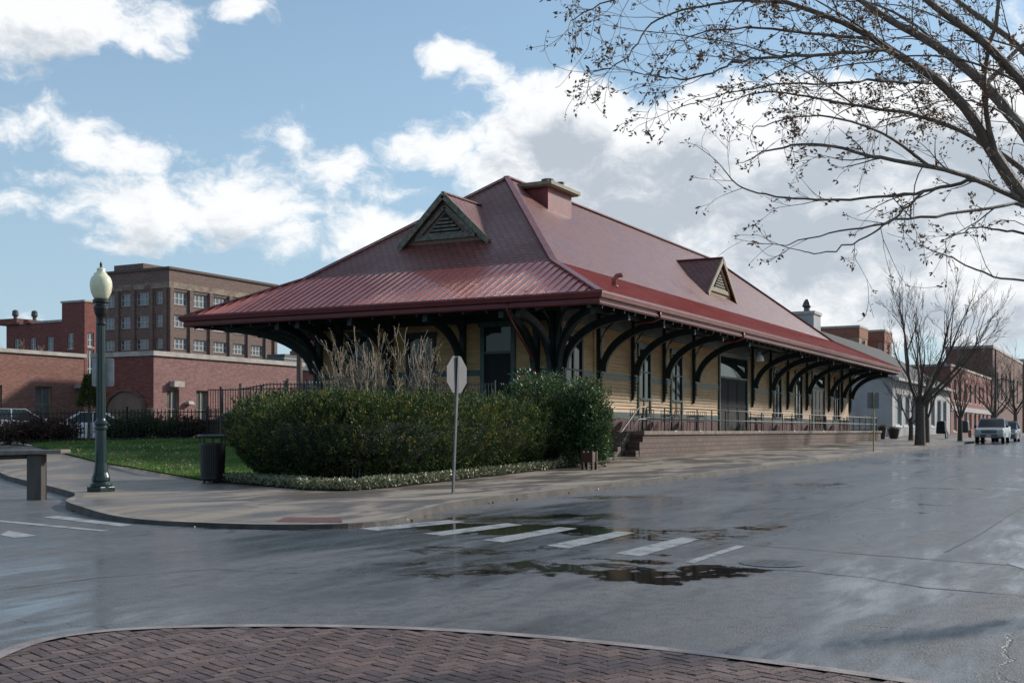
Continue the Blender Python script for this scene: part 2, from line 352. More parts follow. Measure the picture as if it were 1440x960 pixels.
M_TAR = mat('tar', (.018, .018, .018), .35, (.03, .03, .03), 8, .3, 50)
seam([(860, 752), (960, 757), (1060, 766), (1200, 778), (1330, 788), (1500, 800)]); seam([(1040, 798), (1130, 803), (1220, 812), (1300, 826), (1420, 836), (1520, 845)], .025)
seam([(1330, 776), (1380, 750), (1425, 720), (1480, 690)], .02); seam([(1120, 730), (1230, 700), (1330, 672), (1420, 648)], .02); seam([(0, 830), (140, 812), (300, 800), (420, 806)], .02)
seam([(1000, 690), (1080, 672), (1200, 655)], .02); seam([(900, 800), (980, 796), (1040, 799)], .02)
def inside(poly, x, y):
    c = False; n = len(poly); j = n - 1
    for i in range(n):
        xi, yi = poly[i]; xj, yj = poly[j]
        if (yi > y) != (yj > y) and x < (xj - xi) * (y - yi) / (yj - yi) + xi: c = not c
        j = i
    return c
INNER = [(60, 100), (44, 60), (28.2, 33.7), (26.4, 29.2), (22.3, 20.7), (21.9, 19.9), (20.7, 17.1), (20.05, 15.7), (20.2, 14.75), (22.1, 14.75), (25.6, 15.2), (30.2, 15.6), (36.2, 15.95), (37.0, 16.3), (37.4, 17.5), (37.5, 19.5), (60, 19.5), (93.5, 19.5), (94, 21.5), (200, 21.5)]
def fillpoly(name, outline, m, zf, step=1.0):
    # triangulate an outline with interior points so it follows the ground
    from mathutils.geometry import delaunay_2d_cdt
    pts = [Vector(p) for p in outline]; n = len(pts)
    x0 = min(p[0] for p in outline); x1 = max(p[0] for p in outline); y0 = min(p[1] for p in outline); y1 = max(p[1] for p in outline)
    x = x0
    ext = []
    while x < x1:
        y = y0; st = step if x < 60 else step * 4
        while y < y1:
            if inside(outline, x, y): ext.append(Vector((x, y)))
            y += st
        x += st
    res = delaunay_2d_cdt(pts + ext, [], [list(range(n))], 1, 1e-4)
    b = MB(); b.v = [(p.x, p.y, zf(p.x, p.y)) for p in res[0]]; b.f = [tuple(f) for f in res[2]]
    o = b.build(name, m, smooth=True)
    if sum(p.normal.z for p in o.data.polygons) < 0: o.data.flip_normals()
    return o
side_out = kin + list(reversed(INNER))
tag(fillpoly('pavement', side_out, M_CONC, lambda x, y: GZ(x, y) - .003, 1.2), kind='structure')
# planted ground behind the pavement
BEDIN = chaikin([(22.1, 20.4), (21.9, 19.9), (20.7, 17.1), (20.05, 15.7), (20.2, 14.75), (22.1, 14.75), (25.6, 15.2), (30.2, 15.6), (36.2, 15.95), (37.0, 16.3), (37.4, 17.5), (37.5, 19.5)], 0)
tag(fillpoly('planting_bed', BEDIN + [(37.5, 26), (27.5, 23.0), (25.0, 21.6)], M_SOIL, lambda x, y: GZ(x, y) + .02, .8), kind='structure')
LAWN = [(28.2, 33.7), (26.4, 29.2), (22.3, 20.7), (22.1, 20.4), (25.0, 21.6), (27.5, 23.0), (37.5, 26), (38, 34), (34, 38), (32, 41), (30, 37.0)]
tag(fillpoly('lawn', LAWN, M_TURF, lambda x, y: GZ(x, y) + .03, .8), kind='structure')
# herringbone brick island by the camera
BR = [(-260, 1010), (-60, 960), (0, 925), (60, 901), (130, 889), (250, 882), (430, 880.5), (620, 886), (800, 900), (1000, 922), (1270, 958), (1500, 1000), (1900, 1090)]
bc = chaikin([P(a, b_, .02) for a, b_ in BR], 2)
far = bc + [(2.0, -6.0), (-5, -4), (-3, 7.0)]
M_BRICKP = mat('paving_brick', (.10, .052, .042), .5, (.058, .036, .031), 7, .6, 60, rvar=.14, tint=(.17, .105, .085, 1))
M_MORT = mat('wet_joint_sand', (.045, .038, .034), .8, None, 20, .4, 60)
hb = MB(); hb.c = []
w_, l_ = .088, .176; ca, sa = math.cos(R(HEAD - 90 + 41)), math.sin(R(HEAD - 90 + 41))
for i in range(-100, 101):
    for j in range(-100, 101):
        k = (i - j) % 4
        if k == 0: cx, cy, hx, hy = (i + 1) * w_, (j + .5) * w_, w_, w_ / 2
        elif k == 2: cx, cy, hx, hy = (i + .5) * w_, (j) * w_, w_ / 2, w_
        else: continue
        hx -= .0028; hy -= .0028
        X0 = 6.5 + ca * cx - sa * cy; Y0 = 2.0 + sa * cx + ca * cy
        if not inside(far, X0, Y0): continue
        if min(math.dist((X0, Y0), q) for q in bc) < .035 and not inside(far, X0 + .03 * FW[0], Y0 + .03 * FW[1]): continue
        if FW[0] * X0 + FW[1] * Y0 < -1.5: continue
        h = .020 + random.uniform(-.0022, .0022); tlt = random.uniform(-.0015, .0015); tl2 = random.uniform(-.0015, .0015)
        hb.cur = random.random() ** 1.6 * .9
        cn = []
        for (zz, sh) in ((-.02, 0), (h, .004)):
            for (a, b2) in ((-1, -1), (1, -1), (1, 1), (-1, 1)):
                lx, ly = a * (hx - sh), b2 * (hy - sh)
                cn.append((X0 + ca * lx - sa * ly, Y0 + sa * lx + ca * ly, zz + (tlt * a + tl2 * b2 if zz > 0 else 0)))
        hb.hexa(cn)
pv = tag(hb.build('brick_paving', M_BRICKP), kind='structure')
tag(fillpoly('paving_joints', far, M_MORT, lambda x, y: .012, 2.0), kind='structure')
eb = MB(); e0 = resample(bc, .3); e1 = offset(e0, -.13)
M_EDGE = mat('flush_kerb_concrete', (.30, .26, .24), .55, (.18, .15, .14), 5, .4, 50)
strip(eb, e0, offset(e0, .12), lambda x, y: .024, lambda x, y: .022); strip(eb, offset(e0, .12), offset(e0, .16), lambda x, y: .022, lambda x, y: -.01)
tag(fixnormals(eb.build('island_kerb', M_EDGE)), kind='structure')
# crosswalk paint
def stripe(quad):
    b = MB(); q = [P(a, c, .0) for a, c in quad]; n = 6
    for i in range(n):
        t0, t1 = i / n, (i + 1) / n
        L = lambda p, r, t: (p[0] + (r[0] - p[0]) * t, p[1] + (r[1] - p[1]) * t)
        c = [L(q[0], q[1], t0), L(q[0], q[1], t1), L(q[3], q[2], t1), L(q[3], q[2], t0)]
        b.face([(x, y, RZ(x, y) + .004) for x, y in c])
    o = fixnormals(b.build('road_marking', M_PAINTS)); 
    if o.data.polygons[0].normal.z < 0: o.data.flip_normals()
    return tag(o, kind='structure')
def paint():
    m = bpy.data.materials.new('worn_paint'); m.use_nodes = True; nt = m.node_tree; b = nt.nodes['Principled BSDF']
    co = nt.nodes.new('ShaderNodeTexCoord').outputs['Object']; n1 = NOISE(nt, co, 3, 8, .7); n2 = NOISE(nt, co, 40, 3, .6)
    f = M(nt, 'MULTIPLY', MR(nt, n1, .34, .54), MR(nt, n2, .36, .56, .35, 1))
    nt.links.new(MIX(nt, f, (.075, .076, .078), (.36, .36, .35)), b.inputs['Base Color']); b.inputs['Roughness'].default_value = .42
    bn = nt.nodes.new('ShaderNodeBump'); bn.inputs['Strength'].default_value = .4; bn.inputs['Distance'].default_value = .01
    nt.links.new(n2, bn.inputs['Height']); nt.links.new(bn.outputs[0], b.inputs['Normal']); return m
M_PAINTS = paint()
for q in ([(505, 743), (530, 746), (655, 734), (632, 731)], [(595, 750), (622, 753), (735, 738), (712, 735.5)], [(678, 759), (708, 762.5), (812, 743), (786, 741)],
          [(768, 767), (800, 771), (893, 749), (868, 747)], [(864, 778), (900, 782), (985, 758), (958, 755.5)], [(962, 790), (975, 791.5), (1048, 768), (1036, 767)],
          [(0, 752), (20, 756), (52, 753), (12, 746)], [(0, 731), (0, 733.5), (140, 747), (155, 746)], [(60, 727), (80, 725), (190, 738), (170, 740)], [(130, 727), (150, 724), (280, 736), (262, 738)],
          [(-150, 760), (-120, 764), (-70, 757), (-110, 753)], [(1415, 792), (1440, 800), (1500, 790), (1470, 784)]):
    stripe(q)
# ============================================================ the depot
DX, DY = 36.67, 16.24
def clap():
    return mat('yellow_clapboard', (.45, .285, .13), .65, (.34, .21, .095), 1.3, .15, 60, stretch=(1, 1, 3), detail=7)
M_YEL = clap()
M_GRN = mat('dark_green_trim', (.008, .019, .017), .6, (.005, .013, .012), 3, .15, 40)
M_GRN2 = mat('green_belt_paint', (.028, .062, .052), .55, (.018, .042, .036), 3, .15, 40)
M_BLK = mat('near_black_paint', (.006, .007, .008), .85, (.005, .006, .006), 3)
M_RED = mat('red_gutter_paint', (.17, .024, .024), .45, (.12, .018, .019), 2, .05, 30)
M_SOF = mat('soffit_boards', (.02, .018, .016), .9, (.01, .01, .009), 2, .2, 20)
M_GLASS = mat('dark_window_glass', (.015, .018, .02), .04, (.02, .025, .028), .8, spec=.4)
M_BASE = mat('red_brown_base', (.085, .03, .026), .8, (.055, .022, .02), 2, .3, 20)
M_STEEL = mat('galvanised_steel', (.12, .125, .13), .5, (.08, .085, .09), 4, metal=.7)
M_RAILP = mat('grey_handrail', (.15, .145, .15), .5, (.10, .095, .10), 4, metal=.2)
M_IRON = mat('black_iron', (.010, .010, .011), .42, (.018, .016, .015), 8, .1, 60)
def roofmat(name, c1, c2, mort, bw, rh, rough, ms=.02):
    m = bpy.data.materials.new(name); m.use_nodes = True; nt = m.node_tree; b = nt.nodes['Principled BSDF']
    uv = nt.nodes.new('ShaderNodeUVMap').outputs[0]; co = nt.nodes.new('ShaderNodeTexCoord').outputs['Object']
    br = nt.nodes.new('ShaderNodeTexBrick'); nt.links.new(uv, br.inputs['Vector'])
    for k, v in (('Color1', c1), ('Color2', c2), ('Mortar', mort)): br.inputs[k].default_value = tuple(v) + (1,)
    br.inputs['Scale'].default_value = 1; br.inputs['Mortar Size'].default_value = ms; br.inputs['Brick Width'].default_value = bw; br.inputs['Row Height'].default_value = rh; br.inputs['Mortar Smooth'].default_value = .3
    big = NOISE(nt, uv, .35, 6, .65); st = NOISE(nt, VM(nt, 'MULTIPLY', uv, (2.2, .25, 1)), 1.0, 5, .6)
    c = MIX(nt, MR(nt, big, .4, .7, 0, .5), br.outputs[0], tuple(v * .55 for v in c1)); c = MIX(nt, MR(nt, st, .55, .75, 0, .35), c, (.20, .085, .075))
    nt.links.new(c, b.inputs['Base Color']); nt.links.new(MR(nt, big, .3, .7, rough - .07, rough + .1), b.inputs['Roughness'])
    bn = nt.nodes.new('ShaderNodeBump'); bn.inputs['Strength'].default_value = .6; bn.inputs['Distance'].default_value = .02
    y = N(nt, 'SeparateXYZ', [uv], 1); saw = M(nt, 'FRACT', M(nt, 'DIVIDE', y, rh))
    nt.links.new(M(nt, 'ADD', M(nt, 'MULTIPLY', saw, -.7), M(nt, 'MULTIPLY', br.outputs[1], -.4)), bn.inputs['Height']); nt.links.new(bn.outputs[0], b.inputs['Normal'])
    return m
M_SHING = roofmat('red_shingles', (.22, .060, .046), (.145, .040, .032), (.03, .010, .010), .34, .24, .44, .03)
M_METAL = mat('red_metal_roof', (.52, .135, .10), .32, (.42, .095, .075), 1.2, .12, 3, rvar=.08, metal=0.0, coat=.45)
M_PRED = mat('faded_red_paint', (.26, .045, .042), .5, (.14, .03, .028), 3, .1, 30, stretch=(1, 1, .3))
M_TRIMG = mat('weathered_green_trim', (.19, .165, .11), .6, (.06, .065, .05), 5, .2, 40)
M_TAN = mat('tan_fascia', (.30, .25, .17), .7, (.2, .16, .1), 4)
M_POT = mat('chimney_pot', (.10, .095, .09), .6, (.05, .05, .05), 6)
M_BROWN = mat('brown_stained_door', (.07, .03, .02), .4, (.05, .02, .014), 3)
dep = thing('train_depot', 'long yellow clapboard train depot with red hipped roof and deep eaves on dark green brackets', 'building', (DX, DY, 0), local=True)
ZE, ZB, ZR = 6.17, 7.89, 13.10; UE, VE = 57.3, 19.0; BI = 3.46; UB, VB = 49.8, 15.54; U0, U1, VR = 10.84, 41.0, 9.5
def quv(pts, along):
    p = [Vector(q) for q in pts]; n = (p[1] - p[0]).cross(p[2] - p[1]).normalized(); a = Vector(along); up = n.cross(a); 
    if up.z < 0: up = -up
    return [(q.dot(a), q.dot(up)) for q in p]
rb = MB(); rb.uv = []
def rf(b, pts, along): b.face(pts, quv(pts, along))
AX, AY = (1, 0, 0), (0, 1, 0)
rf(rb, [(BI, BI, ZB), (UB, BI, ZB), (U1, VR, ZR), (U0, VR, ZR)], AX)
rf(rb, [(UB, VB, ZB), (BI, VB, ZB), (U0, VR, ZR), (U1, VR, ZR)], AX)
rf(rb, [(BI, VB, ZB), (BI, BI, ZB), (U0, VR, ZR)], AY)
rf(rb, [(UB, BI, ZB), (UB, VB, ZB), (U1, VR, ZR)], AY)
shing = rb.build('shingle_roof', M_SHING, dep)
# ridge and hip caps
cb = MB()
for a, b_ in (((BI, BI, ZB), (U0, VR, ZR)), ((BI, VB, ZB), (U0, VR, ZR)), ((U0, VR, ZR), (U1, VR, ZR)), ((U1, VR, ZR), (UB, BI, ZB)), ((U1, VR, ZR), (UB, VB, ZB)), ((0, 0, ZE), (BI, BI, ZB)), ((0, VE, ZE), (BI, VB, ZB)), ((UE, 0, ZE), (UB, BI, ZB))):
    cb.bar(Vector(a) + Vector((0, 0, .045)), Vector(b_) + Vector((0, 0, .045)), .26, .07)
M_CAP = mat('hip_cap_metal', (.22, .075, .07), .35, (.16, .05, .048), 2)
cb.build('ridge_cap', M_CAP, shing)
# metal skirt with standing seams
kb2 = MB(); e_ = -.04
kb2.face([(0, 0, ZE), (UE, 0, ZE), (UB, BI + .06, ZB + .035), (BI, BI + .06, ZB + .035)]); kb2.face([(0, VE, ZE), (0, 0, ZE), (BI + .06, BI, ZB + .035), (BI + .06, VB, ZB + .035)])
kb2.face([(UE, VE, ZE), (0, VE, ZE), (BI, VB, ZB), (UB, VB, ZB)]); kb2.face([(UE, 0, ZE), (UE, VE, ZE), (UB, VB, ZB), (UB, BI, ZB)])
sp = .40
k = .3
def hipz(t): return ZE + (ZB - ZE) * t
u = .25
while u < UE - .2:
    # seam up the street side
    if u < BI: t = u / BI
    elif u > UB: t = (UE - u) / (UE - UB)
    else: t = 1
    if t > .06: kb2.bar((u, .01, ZE + .025), (u, t * (BI + .05), hipz(t) + .045), .03, .05)
    u += sp
v = .25
while v < VE - .2:
    t = min(1, v / BI, (VE - v) / BI)
    if t > .06: kb2.bar((.01, v, ZE + .025), (t * (BI + .05), v, hipz(t) + .045), .035, .055)
    v += .36
skirt = fixnormals(kb2.build('metal_roof_skirt', M_METAL, dep))
# gutter and fascia
def perim(b, prof):
    c = [(0, 0), (UE, 0), (UE, VE), (0, VE)]; dirs = [(-1, -1), (1, -1), (1, 1), (-1, 1)]
    rings = []
    for (cx, cy), (ox, oy) in zip(c, dirs): rings.append([(cx + ox * o, cy + oy * o, z) for o, z in prof])
    for i in range(4):
        a, d = rings[i], rings[(i + 1) % 4]
        for j in range(len(prof) - 1): b.face([a[j], d[j], d[j + 1], a[j + 1]])
gb = MB(); perim(gb, [(-.02, 6.20), (.03, 6.19), (.17, 6.17), (.175, 6.14), (.15, 6.06), (.13, 5.985), (.06, 5.955), (.0, 5.955)])
gut = gb.build('gutter', M_RED, dep)
fb = MB(); perim(fb, [(.0, 6.16), (-.001, 5.80), (-.02, 5.755), (-.10, 5.755)]); perim(fb, [(.012, 5.86), (.03, 5.84), (.03, 5.80), (.0, 5.78)])
fb.build('fascia', M_RED, dep)
M_GLINT = mat('bare_gutter_lip', (.42, .27, .24), .3, (.3, .16, .14), 5)
lb = MB()
for (a, d) in (((-.16, -.165, 6.19), (UE + .1, -.165, 6.19)), ((-.165, -.16, 6.19), (-.165, VE + .1, 6.19))): lb.bar(a, d, .025, .03)
lb.build('gutter_lip', M_RED, gut)
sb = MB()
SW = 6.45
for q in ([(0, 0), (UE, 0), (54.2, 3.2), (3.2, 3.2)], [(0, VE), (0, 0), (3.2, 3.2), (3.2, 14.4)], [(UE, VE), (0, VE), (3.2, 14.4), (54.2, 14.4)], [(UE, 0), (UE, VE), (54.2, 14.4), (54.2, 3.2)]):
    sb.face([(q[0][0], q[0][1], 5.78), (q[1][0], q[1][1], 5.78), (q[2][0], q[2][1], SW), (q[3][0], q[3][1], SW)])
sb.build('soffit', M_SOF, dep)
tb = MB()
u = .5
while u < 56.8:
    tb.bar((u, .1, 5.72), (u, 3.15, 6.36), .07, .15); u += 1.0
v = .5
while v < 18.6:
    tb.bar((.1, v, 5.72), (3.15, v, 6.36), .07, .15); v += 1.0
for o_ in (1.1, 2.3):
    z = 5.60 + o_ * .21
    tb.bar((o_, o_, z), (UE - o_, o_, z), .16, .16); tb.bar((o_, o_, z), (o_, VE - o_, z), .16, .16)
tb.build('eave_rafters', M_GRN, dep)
# walls
F0, F1, V0, V1 = 3.2, 54.2, 3.2, 14.4
wb = MB(); wb.box(F0, F1, V0, V1, 1.0, 7.6); wb.build('wall', M_YEL, dep)
HS = [(3.75, 5.45, 2.25, 5.15), (11.25, 12.8, 2.15, 5.1), (15.35, 16.95, 2.15, 5.1), (22.5, 27.6, 1.4, 5.35), (33.0, 34.7, 2.15, 5.1), (38.0, 39.8, 2.15, 5.1), (42.4, 46.0, 1.4, 5.2), (49.0, 50.6, 2.15, 5.1)]
HF = [(4.95, 6.45, 1.87, 5.45), (8.55, 9.95, 2.6, 5.2), (11.7, 12.95, 1.87, 5.3)]
def wbox(b, face, a0, a1, z0, z1, p0, p1):
    if face == 'S': b.box(a0, a1, V0 - p1, V0 - p0, z0, z1)
    else: b.box(F0 - p1, F0 - p0, a0, a1, z0, z1)
def boards(face, A0, A1, holes, z0, z1, name='clapboards'):
    b = MB(); z = z0; p = .145
    while z < z1 - .02:
        segs = [(A0, A1)]
        for (h0, h1, hz0, hz1) in holes:
            if hz0 - .02 < z + p / 2 < hz1 + .02:
                ns = []
                for a, c in segs:
                    if h1 <= a or h0 >= c: ns.append((a, c))
                    else:
                        if h0 > a: ns.append((a, h0))
                        if h1 < c: ns.append((h1, c))
                segs = ns
        for a, c in segs:
            zt = min(z + p, z1)
            if face == 'S': q = [(a, V0 - .004, z), (a, V0 - .055, z), (c, V0 - .055, z), (c, V0 - .004, z), (a, V0 - .002, zt + .01), (a, V0 - .010, zt + .01), (c, V0 - .010, zt + .01), (c, V0 - .002, zt + .01)]
            else: q = [(F0 - .004, a, z), (F0 - .055, a, z), (F0 - .055, c, z), (F0 - .004, c, z), (F0 - .002, a, zt + .01), (F0 - .010, a, zt + .01), (F0 - .010, c, zt + .01), (F0 - .002, c, zt + .01)]
            b.hexa(q)
        z += p
    return fixnormals(b.build(name, M_YEL, dep))
boards('S', F0 - .0, F1, HS, 2.2, 6.5); boards('F', V0, V1, HF, 2.45, 6.5)
tr = MB()
def cuts(A0, A1, holes, z):
    segs = [(A0, A1)]
    for h in holes:
        if h[2] - .01 < z < h[3] + .01:
            ns = []
            for a, c in segs:
                if h[1] <= a or h[0] >= c: ns.append((a, c))
                else:
                    if h[0] > a: ns.append((a, h[0]))
                    if h[1] < c: ns.append((h[1], c))
            segs = ns
    return segs
for face, A0, A1, holes in (('S', F0, F1, HS), ('F', V0, V1, HF)):
    for a, c in cuts(A0, A1, holes, 3.68): wbox(tr, face, a, c, 3.57, 3.79, .0, .075)
    for a, c in cuts(A0, A1, holes, 1.9): wbox(tr, face, a, c, 1.92, 2.2 if face == 'S' else 2.45, .0, .06)
tr.build('green_belt', M_GRN2, dep)
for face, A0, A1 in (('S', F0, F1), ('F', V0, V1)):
    fz_ = MB(); wbox(fz_, face, A0, A1, 5.62, 6.44, .0, .10); fz_.build('eave_shade_board', M_GRN, dep)  # dark strip added in place of the eave shade on the wall top
bb = MB()
for a, c in cuts(F0, F1, HS, 1.6): wbox(bb, 'S', a, c, 1.2, 1.92, 0, .05)
bb.build('base_course', M_BASE, dep)
for bx in ((F0 - .07, F0 + .16, V0 - .07, V0 + .16), (F0 - .07, F0 + .15, V1 - .1, V1 + .06), (F1 - .15, F1 + .06, V0 - .07, V0 + .15)):
    cr = MB(); cr.box(*bx, 1.3, 6.45); cr.build('corner_board', M_GRN, dep)
yb = MB(); wbox(yb, 'S', 6.52, 6.66, 2.2, 6.4, .03, .09); yb.build('downpipe_board', M_YEL, dep)
def window(face, h, panel=False, name='window', glassmat=None, double=False):
    a0, a1, z0, z1 = h
    f = MB(); fw = .13
    wbox(f, face, a0, a0 + fw, z0, z1, 0, .10); wbox(f, face, a1 - fw, a1, z0, z1, 0, .10); wbox(f, face, a0 - .05, a1 + .05, z1, z1 + .16, 0, .13)
    zs = z0 + (.62 if panel else 0)
    wbox(f, face, a0 + fw, a1 - fw, zs, zs + .09, 0, .12); wbox(f, face, a0 + fw, a1 - fw, z1 - .08, z1, 0, .10)
    mid = (a0 + a1) / 2
    wbox(f, face, mid - .04, mid + .04, zs, z1 - .08, 0, .075); zm = zs + (z1 - zs) * .52
    wbox(f, face, a0 + fw, a1 - fw, zm, zm + .06, 0, .085)
    o = f.build(name, M_GRN2 if panel else M_GRN, dep)
    gq = MB(); wbox(gq, face, a0 + fw - .01, a1 - fw + .01, zs + .02, z1 - .02, 0, .03); gq.build('glass', M_GLASS, o)
    if panel:
        pp = MB(); wbox(pp, face, a0 + fw, mid - .08, z0, zs, 0, .04); wbox(pp, face, mid + .08, a1 - fw, z0, zs, 0, .04); pp.build('yellow_panel', M_YEL, o)
        p2 = MB(); wbox(p2, face, mid - .08, mid + .08, z0, zs, 0, .07); p2.build('mullion', M_GRN2, o)
    return o
def door(face, h, m, leaves=2, transom=.75, name='door'):
    a0, a1, z0, z1 = h
    f = MB(); fw = .16
    wbox(f, face, a0 - .02, a0 + fw, z0, z1, 0, .12); wbox(f, face, a1 - fw, a1 + .02, z0, z1, 0, .12); wbox(f, face, a0 - .1, a1 + .1, z1, z1 + .2, 0, .15)
    zt = z1 - transom; wbox(f, face, a0 + fw, a1 - fw, zt - .05, zt + .05, 0, .10)
    o = f.build('door_frame', M_GRN2, dep)
    g_ = MB(); wbox(g_, face, a0 + fw, a1 - fw, zt + .05, z1, 0, .03); g_.build('transom_glass', M_GLASS, o)
    wl = (a1 - a0 - 2 * fw) / leaves
    for i in range(leaves):
        q = MB(); x0 = a0 + fw + wl * i + .008; x1 = x0 + wl - .016
        wbox(q, face, x0, x1, z0 + .02, zt - .055, 0, .035)
        for (b0, b1) in ((x0, x0 + .12), (x1 - .12, x1)): wbox(q, face, b0, b1, z0 + .02, zt - .055, .035, .06)
        for zz in (z0 + .02, z0 + (zt - z0) * .45, zt - .2): wbox(q, face, x0 + .12, x1 - .12, zz, zz + .14, .035, .058)
        dd = q.build('door', m, o)
        hq = MB(); wbox(hq, face, x1 - .09, x1 - .05, z0 + 1.0, z0 + 1.15, .06, .10); hq.build('handle', M_STEEL, o)
    return o
window('S', HS[0]); window('S', HS[1], True); window('S', HS[2], True); window('S', HS[4]); window('S', HS[5]); window('S', HS[7])
door('S', HS[3], M_BLK, 3, 1.1); door('S', HS[6], M_BROWN, 3, .9)
door('F', HF[0], M_BLK, 1, 1.0); window('F', HF[1]); door('F', HF[2], M_BROWN, 1, .9)
# curved timber brackets
def bracket(org, out, reach=2.75, z0=3.05, post_z0=None, w=.17, m=None):
    b = MB(); o = Vector((org[0], org[1], 0)); d = Vector((out[0], out[1], 0)).normalized(); s_ = Vector((-d.y, d.x, 0)) * w / 2
    def mp(sgn, ww=1): return lambda x, z: tuple(o + d * x + s_ * sgn * ww + Vector((0, 0, z)))
    pz = post_z0 if post_z0 is not None else z0
    b.prism([(.03, pz), (.20, pz), (.20, 6.35), (.03, 6.35)], mp(1), mp(-1))
    if post_z0 is None:
        b.prism([(.05, z0 - .32), (.12, z0 - .32), (.20, z0), (.03, z0)], mp(1, .6), mp(-1, .6))
        for q in range(5): zz = z0 + .08 + q * .13; b.prism([(.2, zz), (.255, zz + .03), (.255, zz + .07), (.2, zz + .10)], mp(1, .7), mp(-1, .7))
    n = 12; R0 = []; R1 = []
    for i in range(n + 1):
        t = i / n * PI / 2
        R0.append((.16 + reach * (1 - math.cos(t)), 3.85 + 1.92 * math.sin(t))); R1.append((.16 + .02 + (reach - .0) * (1 - math.cos(t)) + .24 * math.cos(t), 3.78 + 1.70 * math.sin(t) - .0))
    for i in range(n):
        b.prism([R0[i], R1[i], R1[i + 1], R0[i + 1]], mp(.85), mp(-.85))
    b.bar(tuple(o + d * .15 + Vector((0, 0, 6.20))), tuple(o + d * (reach + .15) + Vector((0, 0, 5.78))), w, .20)
    # small inner brace
    for i in range(6):
        t0, t1 = i / 6 * PI / 2, (i + 1) / 6 * PI / 2
        f = lambda t, k: (.2 + (1.3 + k) * (1 - math.cos(t)) * .95, 4.95 + (1.05 + k * .5) * math.sin(t) - k)
        b.prism([f(t0, 0), f(t0, .1), f(t1, .1), f(t1, 0)], mp(.5), mp(-.5))
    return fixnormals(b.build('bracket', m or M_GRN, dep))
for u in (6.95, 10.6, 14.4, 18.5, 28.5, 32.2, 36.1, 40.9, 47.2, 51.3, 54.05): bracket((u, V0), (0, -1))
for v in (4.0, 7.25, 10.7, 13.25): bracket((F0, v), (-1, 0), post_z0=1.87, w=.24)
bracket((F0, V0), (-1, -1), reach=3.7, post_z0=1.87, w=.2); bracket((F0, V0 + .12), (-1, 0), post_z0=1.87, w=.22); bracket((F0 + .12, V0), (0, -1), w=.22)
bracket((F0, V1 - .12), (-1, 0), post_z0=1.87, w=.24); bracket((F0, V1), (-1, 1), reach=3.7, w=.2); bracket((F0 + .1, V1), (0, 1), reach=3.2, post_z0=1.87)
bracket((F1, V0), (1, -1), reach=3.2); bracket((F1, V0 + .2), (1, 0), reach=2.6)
# gutter drops
M_DS = M_RED
for base, wall in (((5.6, -.02), None), ((-.02, 3.6), (2.95, 4.1)), ((16.4, -.02), None)):
    b = MB(); x, y = base
    if wall: b.tube([(x, y, 5.98), (x + .02, y, 5.7), (x + .5, y + .06, 5.35), (x + 2.1, wall[1] - .15, 4.6), (wall[0], wall[1] - .1, 4.0), (wall[0], wall[1] - .1, 2.0)], .05, 8)
    else: b.tube([(x, y - .03, 6.0), (x, y - .03, 5.72), (x, y + .25, 5.62), (x, y + .9, 5.60)], .055, 8)
    b.build('downspout', M_DS, dep, smooth=True)
# dormers: (centre, apex z, foot z, half width)
def dormer(side, c, face, zf, za, hw, back, m_face, m_in):
    # side 'F': gable faces -u at u=face, centred v=c ; 'S': faces -v at v=face centred u=c
    mp = (lambda a, p, z: (p, c + a, z)) if side == 'F' else (lambda a, p, z: (c - a, p, z))
    al = AX if side == 'F' else AY
    b = MB(); b.uv = []; ov = .22
    ext = 1.0 + ov / hw * .0
    pk = za + .03; ft = zf - .05
    def slope_at(z): return face + (z - zf) / (za - zf) * (back - face)
    for sg in (-1, 1):
        pts = [mp(0, face - ov, pk), mp(sg * hw, face - ov, ft), mp(sg * hw, slope_at(zf) + .02, ft), mp(0, back + .15, pk)]
        rf(b, pts, al); rf(b, [tuple(Vector(p) - Vector((0, 0, .09))) for p in pts], al)
        rf(b, [pts[0], pts[1], tuple(Vector(pts[1]) - Vector((0, 0, .09))), tuple(Vector(pts[0]) - Vector((0, 0, .09)))], al)
    d = b.build('dormer', M_SHING, dep)
    w2 = MB(); w2.face([mp(-hw * .97, face, zf - .12), mp(hw * .97, face, zf - .12), mp(0, face, za - .12)]); w2.build('gable', m_in, d)
    t = MB()
    for sg in (-1, 1):
        t.bar(mp(0, face - ov - .02, pk - .10), mp(sg * hw * 1.0, face - ov - .02, ft - .10), .09, .24, up=(0, 0, 1))
        t.bar(mp(sg * .0, face - .06, za - .52), mp(sg * hw * .60, face - .06, zf + .36), .10, .18)
    t.box(*sorted((mp(-hw * .66, face - .10, 0)[0], mp(hw * .66, face - .02, 0)[0])), *sorted((mp(-hw * .66, face - .10, 0)[1], mp(hw * .66, face - .02, 0)[1])), zf + .16, zf + .38)
    t.build('dormer_trim', m_face, d)
    lv = MB(); z = zf + .40
    while z < za - .92:
        a = hw * .40 * (za - .80 - z) / (za - .80 - zf - .36)
        lv.bar(mp(-a, face - .05, z), mp(a, face - .05, z), .06, .08 if side == 'F' else .08); z += .15
    l_ = lv.build('louvre', M_TRIMG, d)
    bk = MB(); h0 = zf + .36; bk.face([mp(-hw * .42, face - .008, h0), mp(hw * .42, face - .008, h0), mp(0, face - .008, za - .76)]); bk.build('louvre_opening', M_BLK, d)
    cp = MB(); cp.bar(mp(0, face - ov - .03, pk + .03), mp(0, back + .1, pk + .03), .16, .06)
    cp.build('dormer_ridge', M_CAP, d)
    return d
M_GABRED = mat('peeling_brown_trim', (.22, .10, .07), .7, (.12, .10, .07), 6)
dormer('F', 9.52, 5.5, 7.91 + 1.42, 9.95 + 1.42, 2.22, 8.45, M_TRIMG, M_GABRED)
